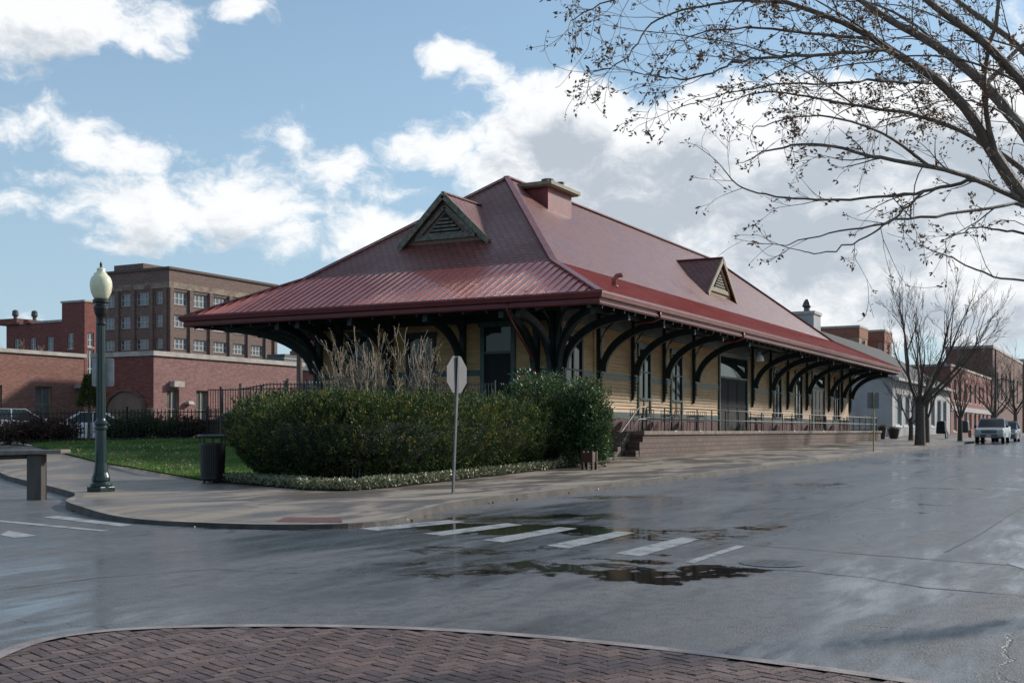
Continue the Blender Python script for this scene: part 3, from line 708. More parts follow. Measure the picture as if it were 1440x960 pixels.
dormer('S', 27.75, 4.85, 7.67 + 1.42, 9.80 + 1.42, 2.6, 3.46 + (9.80 - 6.47) / .8626, M_TAN, mat('tan_gable_board', (.34, .25, .14), .7, (.25, .18, .10), 4))
chb = MB(); chb.box(11.75, 14.3, 7.8, 9.9, 10.9, 12.68); ch = chb.build('chimney', M_PRED, dep)
q = MB(); q.box(11.5, 14.55, 7.55, 10.15, 12.68, 12.74); q.box(11.42, 14.63, 7.47, 10.23, 12.74, 12.90); q.build('chimney_cap', M_TAN, ch)
for (x, y, r, h) in ((12.75, 8.45, .16, .30), (13.35, 8.6, .24, .44), (13.9, 8.2, .16, .36)):
    q = MB(); q.lathe(x, y, [(r, 0), (r, h), (r * 1.15, h), (r * 1.15, h + .06), (r * .6, h + .06), (r * .5, h - .05)], 14, 12.9); q.build('chimney_pot', M_POT, ch, smooth=False)
q = MB(); x, y = 5.0, 1.6; zb = ZE + (ZB - ZE) * y / BI
q.tube([(x, y, zb - .05), (x, y, zb + .28), (x + .04, y - .10, zb + .42), (x + .12, y - .30, zb + .46)], .10, 10); q.lathe(x, y, [(.2, -.02), (.14, .06)], 12, zb)
q.build('vent_pipe', mat('rusty_vent', (.24, .09, .06), .5, (.15, .05, .04), 5), dep, smooth=True)
q = MB(); q.lathe(23.3, 1.2, [(.03, 5.4), (.03, 5.55), (.20, 5.25), (.24, 5.05), (.2, 5.03)], 14); q.build('eave_lamp', mat('white_enamel', (.7, .7, .7), .3), dep, smooth=True)
# ------------------------------------------------------------ platform and terrace
M_BRST = brickmat('brownstone_blocks', (.135, .072, .052), (.085, .045, .034), (.035, .022, .018), .55, .20, .75, .02, .9, .55, patch=(.20, .13, .095))
M_BCAP = mat('stone_coping', (.21, .145, .105), .65, (.11, .07, .05), 2.2, .4, 20)
M_PFLR = mat('platform_brick_floor', (.16, .08, .06), .6, (.09, .05, .04), 3, .3, 20)
s0, s1 = 43.6, 92.6
pl = thing('station_platform', 'low brownstone platform with a pale stone coping along the street side of the depot', 'platform', (s0, 17.4, 0.3))
q = MB(); q.box(s0, s1, 17.42, 19.9, -.2, 1.24); q.build('retaining_wall', M_BRST, pl)
q = MB()
x = s0 - .05
while x < s1:
    x2 = min(x + 1.5, s1 + .05); q.box(x, x2 - .012, 17.34, 17.95, 1.24, 1.395); x = x2
bevel(q.build('coping', M_BCAP, pl), .015)
q = MB(); q.box(s0, s1, 17.95, 19.5, 1.24, 1.385); q.build('platform_floor', M_PFLR, pl)
q = MB(); q.box(43.1, 43.6, 17.36, 17.9, .1, .95); q.box(42.75, 43.1, 17.38, 17.86, .1, .62); bevel(q.build('cheek_block', M_BRST, pl), .01)
gz = GZ(42, 18)
for k in range(5):
    q = MB(); q.box(42.0 + .32 * k - .03, 43.58, 17.95, 19.45, gz - .2 if k == 0 else gz + .185 * k + .002, gz + .185 * (k + 1)); bevel(q.build('step', M_BCAP, pl), .015)
# railings along the platform (vertical posts, two tubular rails)
def railing(label, pts_posts, runs, name='handrail', group=None, mrail=None):
    r = thing(name, label, 'railing', (pts_posts[0][0], pts_posts[0][1], pts_posts[0][2]), group=group)
    for (x, y, z0, z1) in pts_posts:
        q = MB(); q.tube([(x, y, z0), (x, y, z1)], .028, 6); q.build('post', M_IRON, r)
    for run in runs:
        q = MB(); q.tube(run, .026, 7); q.build('rail', mrail or M_RAILP, r, smooth=True)
    return r
yr = 17.5; zr = 1.39
posts = [(44.2 + i * 2.05, yr, zr, zr + .98) for i in range(24)]
railing('long two-bar grey handrail on black posts along the edge of the depot platform', posts, [[(44.2, yr, zr + .98), (posts[-1][0], yr, zr + .98)], [(44.2, yr, zr + .50), (posts[-1][0], yr, zr + .50)]])
railing('short sloping grey handrail beside the stone steps next to the platform end', [(42.15, 17.72, gz, gz + 1.0), (44.1, 17.62, zr, zr + 1.0)],
        [[(41.85, 17.72, gz + .92), (42.15, 17.72, gz + .98), (43.75, 17.66, zr + .94), (44.2, 17.5, zr + .99)], [(41.95, 17.72, gz + .48), (43.75, 17.66, zr + .48), (44.2, 17.5, zr + .5)]])
def picket(name, label, pts, h, sp=.13, rails=(.12, .92), r=.010, postr=.028, post_every=16, zf=None, hz=None, group=None, spear=.05):
    """pts: polyline of (x,y,z)"""
    p = resample([(a[0], a[1]) for a in pts], sp); L = [0]
    tot_ = [0]
    for a, b_ in zip(pts[:-1], pts[1:]): tot_.append(tot_[-1] + math.dist(a[:2], b_[:2]))
    def zat(d):
        for k in range(len(tot_) - 1):
            if d <= tot_[k + 1] + 1e-6: t = (d - tot_[k]) / max(1e-6, tot_[k + 1] - tot_[k]); return pts[k][2] + (pts[k + 1][2] - pts[k][2]) * t
        return pts[-1][2]
    o = thing(name, label, 'fence', (pts[0][0], pts[0][1], pts[0][2]), group=group)
    b = MB(); d = 0; zz = []
    for i, (x, y) in enumerate(p):
        if i: d += math.dist(p[i - 1], p[i])
        z = zf(x, y) if zf else zat(d); zz.append(z); hh = hz(d) if hz else h
        b.hexa([(x - r, y - r, z + .04), (x + r, y - r, z + .04), (x + r, y + r, z + .04), (x - r, y + r, z + .04), (x - r, y - r, z + hh - spear), (x + r, y - r, z + hh - spear), (x + r, y + r, z + hh - spear), (x - r, y + r, z + hh - spear)])
        i0 = len(b.v); b.v += [(x - r, y - r, z + hh - spear), (x + r, y - r, z + hh - spear), (x + r, y + r, z + hh - spear), (x - r, y + r, z + hh - spear), (x, y, z + hh)]
        b.f += [(i0 + k, i0 + (k + 1) % 4, i0 + 4) for k in range(4)]
    b.build('pickets', M_IRON, o)
    for k in rails:
        q = MB(); dd = 0; pp = []
        for i, (x, y) in enumerate(p):
            if i: dd += math.dist(p[i - 1], p[i])
            hh = hz(dd) if hz else h
            pp.append((x, y, zz[i] + hh * k))
        st = max(1, len(pp) // 40); pp2 = pp[::st] + [pp[-1]]
        for a, c in zip(pp2[:-1], pp2[1:]):
            if math.dist(a, c) > .01: q.bar(a, c, .03, .035)
        q.build('rail', M_IRON, o)
    dd = 0
    for i in range(0, len(p), post_every):
        x, y = p[i]; z = zz[i]; hh = (hz(i * sp) if hz else h)
        q = MB(); q.box(x - postr, x + postr, y - postr, y + postr, z - .05, z + hh + .05); q.box(x - postr * 1.3, x + postr * 1.3, y - postr * 1.3, y + postr * 1.3, z + hh + .05, z + hh + .08); q.build('post', M_IRON, o)
    return o
picket('stair_railing', 'black picket railing on the inner side of the stone steps with a sloping rail', [(39.6, 19.42, gz), (41.9, 19.42, gz), (43.5, 19.42, 1.38)], .92, .13, (.05, .98), spear=.0)
# raised terrace before the gable front, hidden at the foot by planting
te = thing('brick_terrace', 'raised brick terrace floor under the gable end eaves behind the hedge', 'terrace', (36.0, 19.3, 0.3))
q = MB(); q.box(35.6, 39.87, 19.46, 33.5, .2, 1.80); q.build('terrace_wall', M_BRST, te)
q = MB(); q.box(35.5, 39.86, 19.36, 33.6, 1.80, 1.87); q.build('terrace_floor', M_PFLR, te)
picket('terrace_railing', 'black picket railing on the terrace edge behind the bare shrub and hedge', [(35.7, 19.8, 1.87), (35.7, 33.0, 1.87)], 1.22, .13, (.1, .96), spear=.0)
# ============================================================ leaves and twigs
def leafmat(name, c1, c2, tip, rough=.55, trans=.25):
    m = bpy.data.materials.new(name); m.use_nodes = True; nt = m.node_tree; b = nt.nodes['Principled BSDF']
    a = nt.nodes.new('ShaderNodeAttribute'); a.attribute_name = 'tint'
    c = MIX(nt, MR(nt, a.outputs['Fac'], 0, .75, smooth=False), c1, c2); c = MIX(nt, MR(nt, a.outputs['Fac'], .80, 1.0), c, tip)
    nt.links.new(c, b.inputs['Base Color']); b.inputs['Roughness'].default_value = rough
    tr = nt.nodes.new('ShaderNodeBsdfTranslucent'); nt.links.new(c, tr.inputs[0])
    ad = nt.nodes.new('ShaderNodeMixShader'); ad.inputs[0].default_value = trans
    nt.links.new(b.outputs[0], ad.inputs[1]); nt.links.new(tr.outputs[0], ad.inputs[2]); nt.links.new(ad.outputs[0], nt.nodes['Material Output'].inputs[0])
    return m
def leaves(name, pos, nrm, size, mat_, parent=None, aspect=.35, tint=None, jitter=.8, bend=True, off=(0, 0, 0)):
    """one elongated leaf per position pointing roughly along nrm"""
    pos = np.asarray(pos, dtype=np.float64) - np.array(off); n = len(pos)
    d = np.asarray(nrm, dtype=np.float64) + rng.normal(0, jitter, (n, 3)); d /= np.linalg.norm(d, axis=1)[:, None] + 1e-9
    r = rng.normal(0, 1, (n, 3)); s = np.cross(d, r); s /= np.linalg.norm(s, axis=1)[:, None] + 1e-9
    L = np.broadcast_to(size, (n,)) * rng.uniform(.6, 1.3, n); W = L * aspect
    up = np.cross(s, d)
    p0 = pos; p2 = pos + d * L[:, None]; md = pos + d * (L * .45)[:, None] + up * (L * .12)[:, None]
    p1 = md + s * (W / 2)[:, None]; p3 = md - s * (W / 2)[:, None]
    v = np.stack([p0, p1, p2, p3], 1).reshape(-1, 3)
    me = bpy.data.meshes.new(name); me.vertices.add(4 * n); me.vertices.foreach_set('co', v.astype(np.float32).ravel())
    me.loops.add(4 * n); me.loops.foreach_set('vertex_index', np.arange(4 * n, dtype=np.int32)); me.polygons.add(n)
    me.polygons.foreach_set('loop_start', np.arange(0, 4 * n, 4, dtype=np.int32)); me.polygons.foreach_set('loop_total', np.full(n, 4, dtype=np.int32))
    me.update(); at = me.attributes.new('tint', 'FLOAT', 'FACE'); at.data.foreach_set('value', (rng.random(n) if tint is None else np.asarray(tint)).astype(np.float32))
    me.materials.append(mat_); o = bpy.data.objects.new(name, me); C.objects.link(o)
    if parent: o.parent = parent
    return o
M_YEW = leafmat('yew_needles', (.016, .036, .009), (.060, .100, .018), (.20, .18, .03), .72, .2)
M_BROAD = leafmat('broad_leaves', (.030, .065, .022), (.09, .15, .045), (.15, .18, .07), .5, .2)
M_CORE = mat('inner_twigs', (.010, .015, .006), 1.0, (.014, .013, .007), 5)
M_BARKD = mat('dark_bark', (.10, .078, .062), .85, (.055, .043, .034), 9, .5, 40)
M_BARKL = mat('grey_brown_bark', (.20, .155, .12), .7, (.11, .085, .065), 12, .5, 60)
M_TWIGP = mat('pale_twigs', (.46, .37, .28), .8, (.16, .12, .085), 9)
def nz(x, y, z):   # cheap lumpy noise
    return (math.sin(x * 2.1 + 1.3 * math.sin(y * 1.7 + z)) + math.sin(y * 2.7 + 1.1 * math.sin(z * 2.3 + x * 1.3)) + math.sin(z * 3.1 + 1.2 * math.sin(x * 1.9 + y * .7))) / 3
# ---------------------------------------------------------- big clipped yew hedge round the corner
HSP = resample(chaikin([(25.3, 20.6), (23.4, 19.0), (22.5, 17.5), (22.55, 16.75), (23.3, 16.35), (24.8, 16.4), (28, 16.85), (32, 17.2), (35.0, 17.5)], 2), .10)
cumh = [0]
for a, b_ in zip(HSP[:-1], HSP[1:]): cumh.append(cumh[-1] + math.dist(a, b_))
HL = cumh[-1]
HNO = []
for _i in range(len(HSP)):
    _a, _b = HSP[max(0, _i - 7)], HSP[min(len(HSP) - 1, _i + 7)]; _l = math.dist(_a, _b); HNO.append(((_b[1] - _a[1]) / _l, -(_b[0] - _a[0]) / _l))
def hedge_surface(t, ang, k=1.0):
    ft = max(0.0, min(.9999, t)) * (len(HSP) - 1); i = int(ft); fr = ft - i; n_a, n_b = HNO[i], HNO[i + 1]
    nx_, ny_ = n_a[0] + (n_b[0] - n_a[0]) * fr, n_a[1] + (n_b[1] - n_a[1]) * fr; L = math.hypot(nx_, ny_); nx_ /= L; ny_ /= L
    x, y = HSP[i][0] + (HSP[i + 1][0] - HSP[i][0]) * fr, HSP[i][1] + (HSP[i + 1][1] - HSP[i][1]) * fr; g = GZ(x, y) + .02
    endf = min(1, (t * HL) / .9, ((1 - t) * HL) / .9); endf = math.sqrt(max(0.0, 1 - (1 - endf) ** 2)) * .9 + .1
    h = (1.93 + .16 * math.sin(t * 23) * .5 + .10 * math.sin(t * 51 + 1)) ; hw = 1.28
    ca_, sa_ = math.cos(ang), math.sin(ang)
    e = .48
    px_ = math.copysign(abs(ca_) ** e, ca_) * hw * endf; pz = math.copysign(abs(sa_) ** e, sa_)
    z = g + h * .53 + pz * h * .47 * (.75 + .25 * endf)
    if pz < 0: px_ *= 1 - .38 * (-pz) ** 1.4
    lump = 1 + .10 * nz(x * 1.7 + px_, y * 1.7, z * 1.9) + .07 * nz(x * 4.1, y * 4.3 + px_ * 3, z * 4)
    px_ *= lump * k; z = g + (z - g) * (.94 + .06 * lump) * (k if k < 1 else 1)
    return x + nx_ * px_, y + ny_ * px_, z, nx_ * ca_, ny_ * ca_, sa_
HOFF = (22.6, 16.3, GZ(22.6, 16.3))
hedge = thing('yew_hedge', 'big dense dark green yew hedge wrapping round the street corner before the depot', 'hedge', HOFF)
_e = .48; _s = [(math.copysign(abs(math.cos(a)) ** _e, math.cos(a)) * 1.28, math.copysign(abs(math.sin(a)) ** _e, math.sin(a)) * .95) for a in [2 * PI * k / 4000 for k in range(4001)]]
_L = [0]
for _a, _b2 in zip(_s[:-1], _s[1:]): _L.append(_L[-1] + math.dist(_a, _b2))
ANGT = []; _k = 0
for _i in range(1500):
    while _L[_k] < _L[-1] * _i / 1500: _k += 1
    ANGT.append(2 * PI * _k / 4000)
_o = [hedge_surface(k / 400, 0, 1)[:2] for k in range(401)]; _o2 = [hedge_surface(k / 400, PI, 1)[:2] for k in range(401)]
TT = []
for k in range(400):
    q = max(math.dist(_o[k], _o[k + 1]), math.dist(_o2[k], _o2[k + 1]) if k < 380 else 0)
    TT += [min(1, (k + random.random()) / 400) for _ in range(max(1, int(q * 120)))]
def hedge_pts(n, k0, k1, clump, spread):
    P_, N_, T_ = [], [], []
    for _ in range(n):
        t = TT[random.randrange(len(TT))]; ang = ANGT[random.randrange(len(ANGT))] + random.uniform(-.01, .01)
        k = random.uniform(k0, k1); x, y, z, a, b2, c = hedge_surface(t, ang, k)
        # sprays grow out and up
        dx, dy, dz = a * .7, b2 * .7, c * .5 + .55; tint = max(0, min(.8, random.random() ** 1.5 * .7 + .28 * nz(x * 1.1, y * 1.2, z * 1.4)))
        if random.random() < .05: k2 = random.uniform(1.03, 1.14); x, y, z, a, b2, c = hedge_surface(t, ang, k2); z += random.uniform(0, .12)
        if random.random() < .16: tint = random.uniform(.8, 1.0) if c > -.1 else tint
        dl = Vector((dx, dy, dz)).normalized()
        for j in range(clump):
            q = j / clump * spread
            P_.append((x + dl.x * q + random.gauss(0, .022), y + dl.y * q + random.gauss(0, .022), z + dl.z * q + random.gauss(0, .022))); N_.append((dx, dy, dz)); T_.append(min(1, max(0, tint + random.uniform(-.12, .12) + j * .02)))
    return P_, N_, T_
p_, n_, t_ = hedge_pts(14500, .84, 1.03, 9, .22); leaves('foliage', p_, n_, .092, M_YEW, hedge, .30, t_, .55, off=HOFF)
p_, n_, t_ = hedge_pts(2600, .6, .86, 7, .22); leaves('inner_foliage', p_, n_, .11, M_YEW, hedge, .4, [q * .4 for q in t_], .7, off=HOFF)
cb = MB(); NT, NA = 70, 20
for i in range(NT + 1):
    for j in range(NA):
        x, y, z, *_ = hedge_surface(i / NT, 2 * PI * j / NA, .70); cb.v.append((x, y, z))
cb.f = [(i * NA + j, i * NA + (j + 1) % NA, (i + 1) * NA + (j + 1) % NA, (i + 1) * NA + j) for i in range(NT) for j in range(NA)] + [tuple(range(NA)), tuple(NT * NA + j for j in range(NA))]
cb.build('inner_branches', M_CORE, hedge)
# ---------------------------------------------------------- broad-leaved shrub at the right end
def shrub(name, label, c, rad, m, n, leaf, seed, cat='shrub', trunk=True, lump=.18, core=.72, group=None, up=.3, aspect=.45, jit=.7):
    rs = random.Random(seed); o = thing(name, label, cat, (c[0], c[1], c[2]), group=group)
    P_, N_, T_ = [], [], []
    for _ in range(n):
        th = rs.uniform(0, 2 * PI); cz = rs.uniform(-.75, 1); rr = math.sqrt(1 - cz * cz); k = rs.uniform(.72, 1.05) if rs.random() < .85 else rs.uniform(1.0, 1.16)
        x, y, z = rr * math.cos(th), rr * math.sin(th), cz
        l = 1 + lump * nz(x * 3 + seed, y * 3, z * 3) + lump * .6 * nz(x * 7, y * 7 + seed, z * 7)
        p = (c[0] + x * rad[0] * k * l, c[1] + y * rad[1] * k * l, c[2] + rad[2] * .9 + z * rad[2] * k * l)
        tt = rs.random() ** 1.3 * .8 if rs.random() < .93 else rs.uniform(.8, 1)
        for j in range(3): P_.append((p[0] + rs.gauss(0, .04), p[1] + rs.gauss(0, .04), p[2] + rs.gauss(0, .04))); N_.append((x, y, z + up)); T_.append(min(1, max(0, tt + rs.uniform(-.1, .1))))
    leaves('foliage', P_, N_, leaf, m, o, aspect, T_, jit, off=OFF[o.name])
    b = MB()
    for k in range(7):
        a = rs.uniform(0, 2 * PI); b.tube([(c[0] + rs.uniform(-.1, .1), c[1] + rs.uniform(-.1, .1), c[2] - .1), (c[0] + math.cos(a) * rad[0] * .35, c[1] + math.sin(a) * rad[1] * .35, c[2] + rad[2] * .8), (c[0] + math.cos(a) * rad[0] * .7, c[1] + math.sin(a) * rad[1] * .7, c[2] + rad[2] * 1.4)], [.03, .02, .006], 5)
    b.build('stem', M_BARKD, o)
    if core:
        q = MB(); A, B2 = 14, 8
        for i in range(B2 + 1):
            ph = -PI / 2 + PI * i / B2
            for j in range(A):
                th = 2 * PI * j / A; q.v.append((c[0] + math.cos(ph) * math.cos(th) * rad[0] * core, c[1] + math.cos(ph) * math.sin(th) * rad[1] * core, c[2] + rad[2] * .9 + math.sin(ph) * rad[2] * core))
        q.f = [(i * A + j, i * A + (j + 1) % A, (i + 1) * A + (j + 1) % A, (i + 1) * A + j) for i in range(B2) for j in range(A)]
        q.build('inner_branches', M_CORE, o)
    return o
sx_, sy_ = AT(822, 37.2)
shrub('broadleaf_shrub', 'glossy broad-leaved evergreen shrub at the right end of the hedge by the steps', (sx_, sy_, GZ(sx_, sy_)), (.85, .8, 1.36), M_BROAD, 4600, .10, 3, lump=.2)
sx_, sy_ = AT(762, 38.0)
shrub('broadleaf_shrub', 'wide rounded broad-leaved shrub with reddish sprays rising behind the right half of the hedge', (sx_, sy_, GZ(sx_, sy_) + .3), (1.75, 1.2, 1.3), M_BROAD, 5200, .10, 5, lump=.25)
# bare pale shrub over the hedge
def grow(b, p, d, L, r, depth, rs, spread=.45, upb=.25, n=4, kids=(2, 4), minr=.004, tips=None, ratio=.68, curv=.16, sides=5, side_from=.35):
    pts = [Vector(p)]; d = Vector(d).normalized(); rad = [r]
    for i in range(n):
        d = (d + Vector((rs.gauss(0, curv), rs.gauss(0, curv), rs.gauss(0, curv) + upb * .3))).normalized(); pts.append(pts[-1] + d * L / n); rad.append(max(minr, r * (1 - .55 * (i + 1) / n)))
    b.tube(pts, rad, sides if r > .02 else (4 if r > .012 else 3), cap=False)
    if tips is not None and depth <= 1: tips += [(tuple(pts[-1]), tuple(d)), (tuple(pts[-2]), tuple(d))]
    if depth <= 0: return
    for k in range(rs.randint(*kids)):
        t = rs.uniform(side_from, 1.0) * n; i = min(n - 1, int(t)); q = pts[i].lerp(pts[i + 1], t - i)
        dd = (pts[i + 1] - pts[i]).normalized(); ax = dd.cross(Vector((rs.gauss(0, 1), rs.gauss(0, 1), rs.gauss(0, 1)))).normalized()
        nd = (dd + ax * rs.uniform(spread * .5, spread * 1.5) + Vector((0, 0, upb * .5))).normalized()
        grow(b, q, nd, L * ratio * rs.uniform(.7, 1.15), max(minr, rad[i] * .68), depth - 1, rs, spread, upb, n, kids, minr, tips, ratio, curv, sides, side_from)
    # continuation
    grow(b, pts[-1], d, L * ratio, rad[-1], depth - 1, rs, spread, upb, n, kids, minr, tips, ratio, curv, sides, side_from)
rs = random.Random(11)
bx_, by_ = AT(548, 33.0); bz_ = .9
bs = thing('bare_shrub', 'multi-stemmed pale leafless shrub with budding twigs standing behind the hedge', 'shrub', (bx_, by_, bz_))
b = MB(); tips = []
for k in range(13):
    px = 530 + rs.uniform(-22, 52); q = AT(px, 33.0 + rs.uniform(-.5, .5)); lean = (px - 553) / 62
    d = Vector((RT[0] * lean * .50, RT[1] * lean * .50, 1.0)); grow(b, (q[0], q[1], bz_), d, rs.uniform(1.2, 1.6), .034, 3, rs, .62, .22, 4, (1, 4), .006, tips, .62, .10)
b.build('branches', M_TWIGP, bs)
leaves('buds', [t[0] for t in tips], [t[1] for t in tips], .05, leafmat('pale_buds', (.30, .20, .12), (.34, .28, .12), (.40, .16, .10), .7, .3), bs, .5, None, .8, off=OFF[bs.name])
# ground cover along the bed edge
M_IVY = leafmat('variegated_ivy', (.06, .09, .035), (.24, .25, .15), (.40, .33, .17), .45, .15)
pp, nn = [], []
edge = resample(BEDIN[0:9], .05)
for i in range(26000):
    e = random.choice(edge); j = random.random() ** 1.3 * 1.15
    # inward direction: towards hedge spine
    hx_, hy_ = min(HSP[::8], key=lambda h: (h[0] - e[0]) ** 2 + (h[1] - e[1]) ** 2) if i % 1 == 0 else e
    L = math.dist(e, (hx_, hy_)) or 1; x = e[0] + (hx_ - e[0]) / L * j + random.gauss(0, .03); y = e[1] + (hy_ - e[1]) / L * j + random.gauss(0, .03)
    pp.append((x, y, GZ(x, y) + .03 + random.random() * .17)); nn.append((0, 0, .7))
tag(leaves('ground_cover', pp, nn, .075, M_IVY, None, .6, None, .8), 'low variegated ivy ground cover with fallen leaves along the foot of the hedge', 'ground cover', kind='stuff')
# lawn blades and fallen leaves
M_BLADE = leafmat('grass_blade', (.055, .12, .018), (.14, .25, .04), (.24, .25, .10), .6, .3)
pp = []
while len(pp) < 60000:
    x = random.uniform(21.5, 35); y = random.uniform(19.8, 38.5)
    if inside(LAWN, x, y) and x * FW[0] + y * FW[1] < 46 and y > 20.2: pp.append((x, y, GZ(x, y) + .02))
tag(leaves('grass', pp, [(0, 0, 1)] * len(pp), .075, M_BLADE, None, .22, [max(0, min(1, .45 + .5 * nz(q[0] * 1.3, q[1] * 1.3, 0) + random.gauss(0, .18))) for q in pp], .35), 'bright green mown grass of the small lawn left of the hedge', 'grass', kind='stuff')
M_FALL = leafmat('fallen_leaf', (.26, .22, .14), (.36, .31, .20), (.45, .30, .06), .7, .2)
pp = []
for _ in range(800):
    px = random.choice([random.uniform(70, 275), random.gauss(165, 30), random.gauss(100, 14), random.gauss(245, 14)]); py = random.gauss(651, 3) if random.random() < .55 else (random.gauss(640, 3) if random.random() < .5 else random.uniform(632, 668))
    x, y = P(px, py, .35)
    if inside(LAWN, x, y): pp.append((x, y, GZ(x, y) + .075))
tag(leaves('fallen_leaves', pp, [(0, 0, .15)] * len(pp), .085, M_FALL, None, .8, None, .5), 'scattered pale and yellow fallen leaves lying on the lawn', 'leaves', kind='stuff')
pp = []
for _ in range(260):
    i = random.choice(range(12, len(kp))); x, y = kp[i]
    if x > 60: continue
    pp.append((x + random.gauss(0, .10), y - abs(random.gauss(.06, .08)), RZ(x, y) + .008))
tag(leaves('gutter_leaves', pp, [(0, 0, .1)] * len(pp), .06, leafmat('wet_leaf', (.10, .05, .025), (.16, .09, .04), (.22, .14, .06), .5, .1), None, .7, None, .5), 'wet brown leaf litter lying in the road gutter along the kerb', 'leaves', kind='stuff')
# ============================================================ street furniture
M_LGRN = mat('lamp_post_green', (.012, .036, .032), .32, (.009, .026, .024), 5, .1, 40)
M_GLOBE = bpy.data.materials.new('milky_globe'); M_GLOBE.use_nodes = True
_b = M_GLOBE.node_tree.nodes['Principled BSDF']; _b.inputs['Base Color'].default_value = (.72, .70, .50, 1); _b.inputs['Roughness'].default_value = .22; _b.inputs['Subsurface Weight'].default_value = .5; _b.inputs['Subsurface Radius'].default_value = (.12, .11, .07)
lx, ly = AT(142, 24.7); lz = GZ(lx, ly)
lp = thing('street_lamp', 'dark green fluted lamp post with one milky acorn globe on the pavement corner', 'street lamp', (lx, ly, lz))
q = MB(); q.box(lx - .20, lx + .20, ly - .20, ly + .20, lz, lz + .10); q.lathe(lx, ly, [(.22, .10), (.22, .16), (.17, .20), (.19, .24), (.185, .30), (.15, .40), (.125, .60), (.112, 1.15), (.105, 1.30)], 20, lz)
bevel(q.build('base', M_LGRN, lp), .01)
q = MB(); q.lathe(lx, ly, [(.105, 1.29), (.135, 1.32), (.135, 1.36), (.115, 1.39), (.14, 1.42), (.14, 1.46), (.10, 1.50), (.085, 1.54)], 20, lz); q.build('collar', M_LGRN, lp, smooth=False)
q = MB(); q.lathe(lx, ly, [(.085, 1.5), (.072, 3.55)], 16, lz)
for k in range(10):
    a = 2 * PI * k / 10; q.bar((lx + .083 * math.cos(a), ly + .083 * math.sin(a), lz + 1.55), (lx + .070 * math.cos(a), ly + .070 * math.sin(a), lz + 3.5), .018, .018)
q.build('shaft', M_LGRN, lp)
q = MB(); q.lathe(lx, ly, [(.072, 3.50), (.10, 3.53), (.10, 3.57), (.075, 3.60), (.085, 3.66), (.13, 3.76), (.155, 3.86), (.155, 3.90), (.12, 3.93), (.12, 3.97), (.17, 3.99), (.17, 4.04), (.14, 4.06)], 20, lz); q.build('capital', M_IRON, lp, smooth=False)
q = MB(); q.lathe(lx, ly, [(.12, 4.05), (.155, 4.09), (.205, 4.20), (.228, 4.33), (.225, 4.42), (.195, 4.51), (.15, 4.565), (.13, 4.575), (.125, 4.60), (.10, 4.62), (.085, 4.65), (.088, 4.70), (.06, 4.72), (.02, 4.725)], 28, lz); q.build('globe', M_GLOBE, lp, smooth=True)
q = MB(); q.lathe(lx, ly, [(.03, 4.72), (.02, 4.76), (.032, 4.79), (.012, 4.84), (.002, 4.86)], 10, lz); q.build('finial', M_IRON, lp, smooth=True)
M_SIGNB = mat('grey_sign_back', (.15, .145, .15), .6, (.12, .115, .12), 5, metal=.0)
def flatsign(name, poly, c, z, nrm, thick, m, parent):   # poly in (a,z) plane facing nrm
    d = Vector((nrm[0], nrm[1], 0)).normalized(); s_ = Vector((-d.y, d.x, 0)); o = Vector((c[0], c[1], z))
    q = MB(); q.prism(poly, lambda a, h: tuple(o + s_ * a + Vector((0, 0, h)) + d * thick / 2), lambda a, h: tuple(o + s_ * a + Vector((0, 0, h)) - d * thick / 2))
    return fixnormals(q.build(name, m, parent))
def rrect(w_, h_, r, n=4):
    out = []
    for cx, cy, a0 in ((w_ / 2 - r, h_ / 2 - r, 0), (-w_ / 2 + r, h_ / 2 - r, 90), (-w_ / 2 + r, -h_ / 2 + r, 180), (w_ / 2 - r, -h_ / 2 + r, 270)):
        for k in range(n + 1): a = R(a0 + 90 * k / n); out.append((cx + r * math.cos(a), cy + r * math.sin(a)))
    return out
vd = (-FW[0], -FW[1])
sg = thing('road_sign', 'blank grey back of a rounded rectangular sign strapped behind the lamp post', 'sign', (lx, ly, lz + 2.2))
c2 = (lx + FW[0] * .12 , ly + FW[1] * .12); flatsign('plate', rrect(.47, .60, .05), c2, lz + 2.52, vd, .006, mat('pale_sign_back', (.42, .42, .42), .5), sg)
for zz in (2.33, 2.72):
    q = MB(); q.bar((lx, ly, lz + zz), (c2[0], c2[1], lz + zz), .05, .03); q.build('clamp', M_STEEL, sg)
# stop sign seen from behind
px_, py_ = AT(637.5, 23.9); pz_ = GZ(px_, py_)
st = thing('stop_sign', 'octagonal stop sign seen edge-on from behind, grey back on a galvanised channel post', 'sign', (px_, py_, pz_))
face_n = (math.cos(R(HEAD + 60)), math.sin(R(HEAD + 60)))
top = Vector((px_ + RT[0] * .11, py_ + RT[1] * .11, pz_ + 2.80)); bot = Vector((px_, py_, pz_ - .1)); fd = Vector((face_n[0], face_n[1], 0)); sd_ = Vector((-fd.y, fd.x, 0))
q = MB(); q.bar(bot, top, .05, .012, up=fd); 
for s_ in (-1, 1): q.bar(bot + sd_ * .027 * s_ + fd * .012, top + sd_ * .027 * s_ + fd * .012, .012, .035, up=fd)
q.build('post', M_STEEL, st)
octo = [(.405 * math.cos(R(22.5 + 45 * k)), .405 * math.sin(R(22.5 + 45 * k))) for k in range(8)]
cc_ = (top.x + fd.x * .045, top.y + fd.y * .045); so_ = flatsign('plate', octo, cc_, pz_ + 2.42, face_n, .004, M_SIGNB, st)
M_STOP = mat('red_sign_face', (.35, .02, .025), .35); M_WHT = mat('white_sign_face', (.75, .75, .75), .35)
flatsign('white_border', [(a * .99, h * .99) for a, h in octo], (cc_[0] + fd.x * .004, cc_[1] + fd.y * .004), pz_ + 2.42, face_n, .002, M_WHT, st)
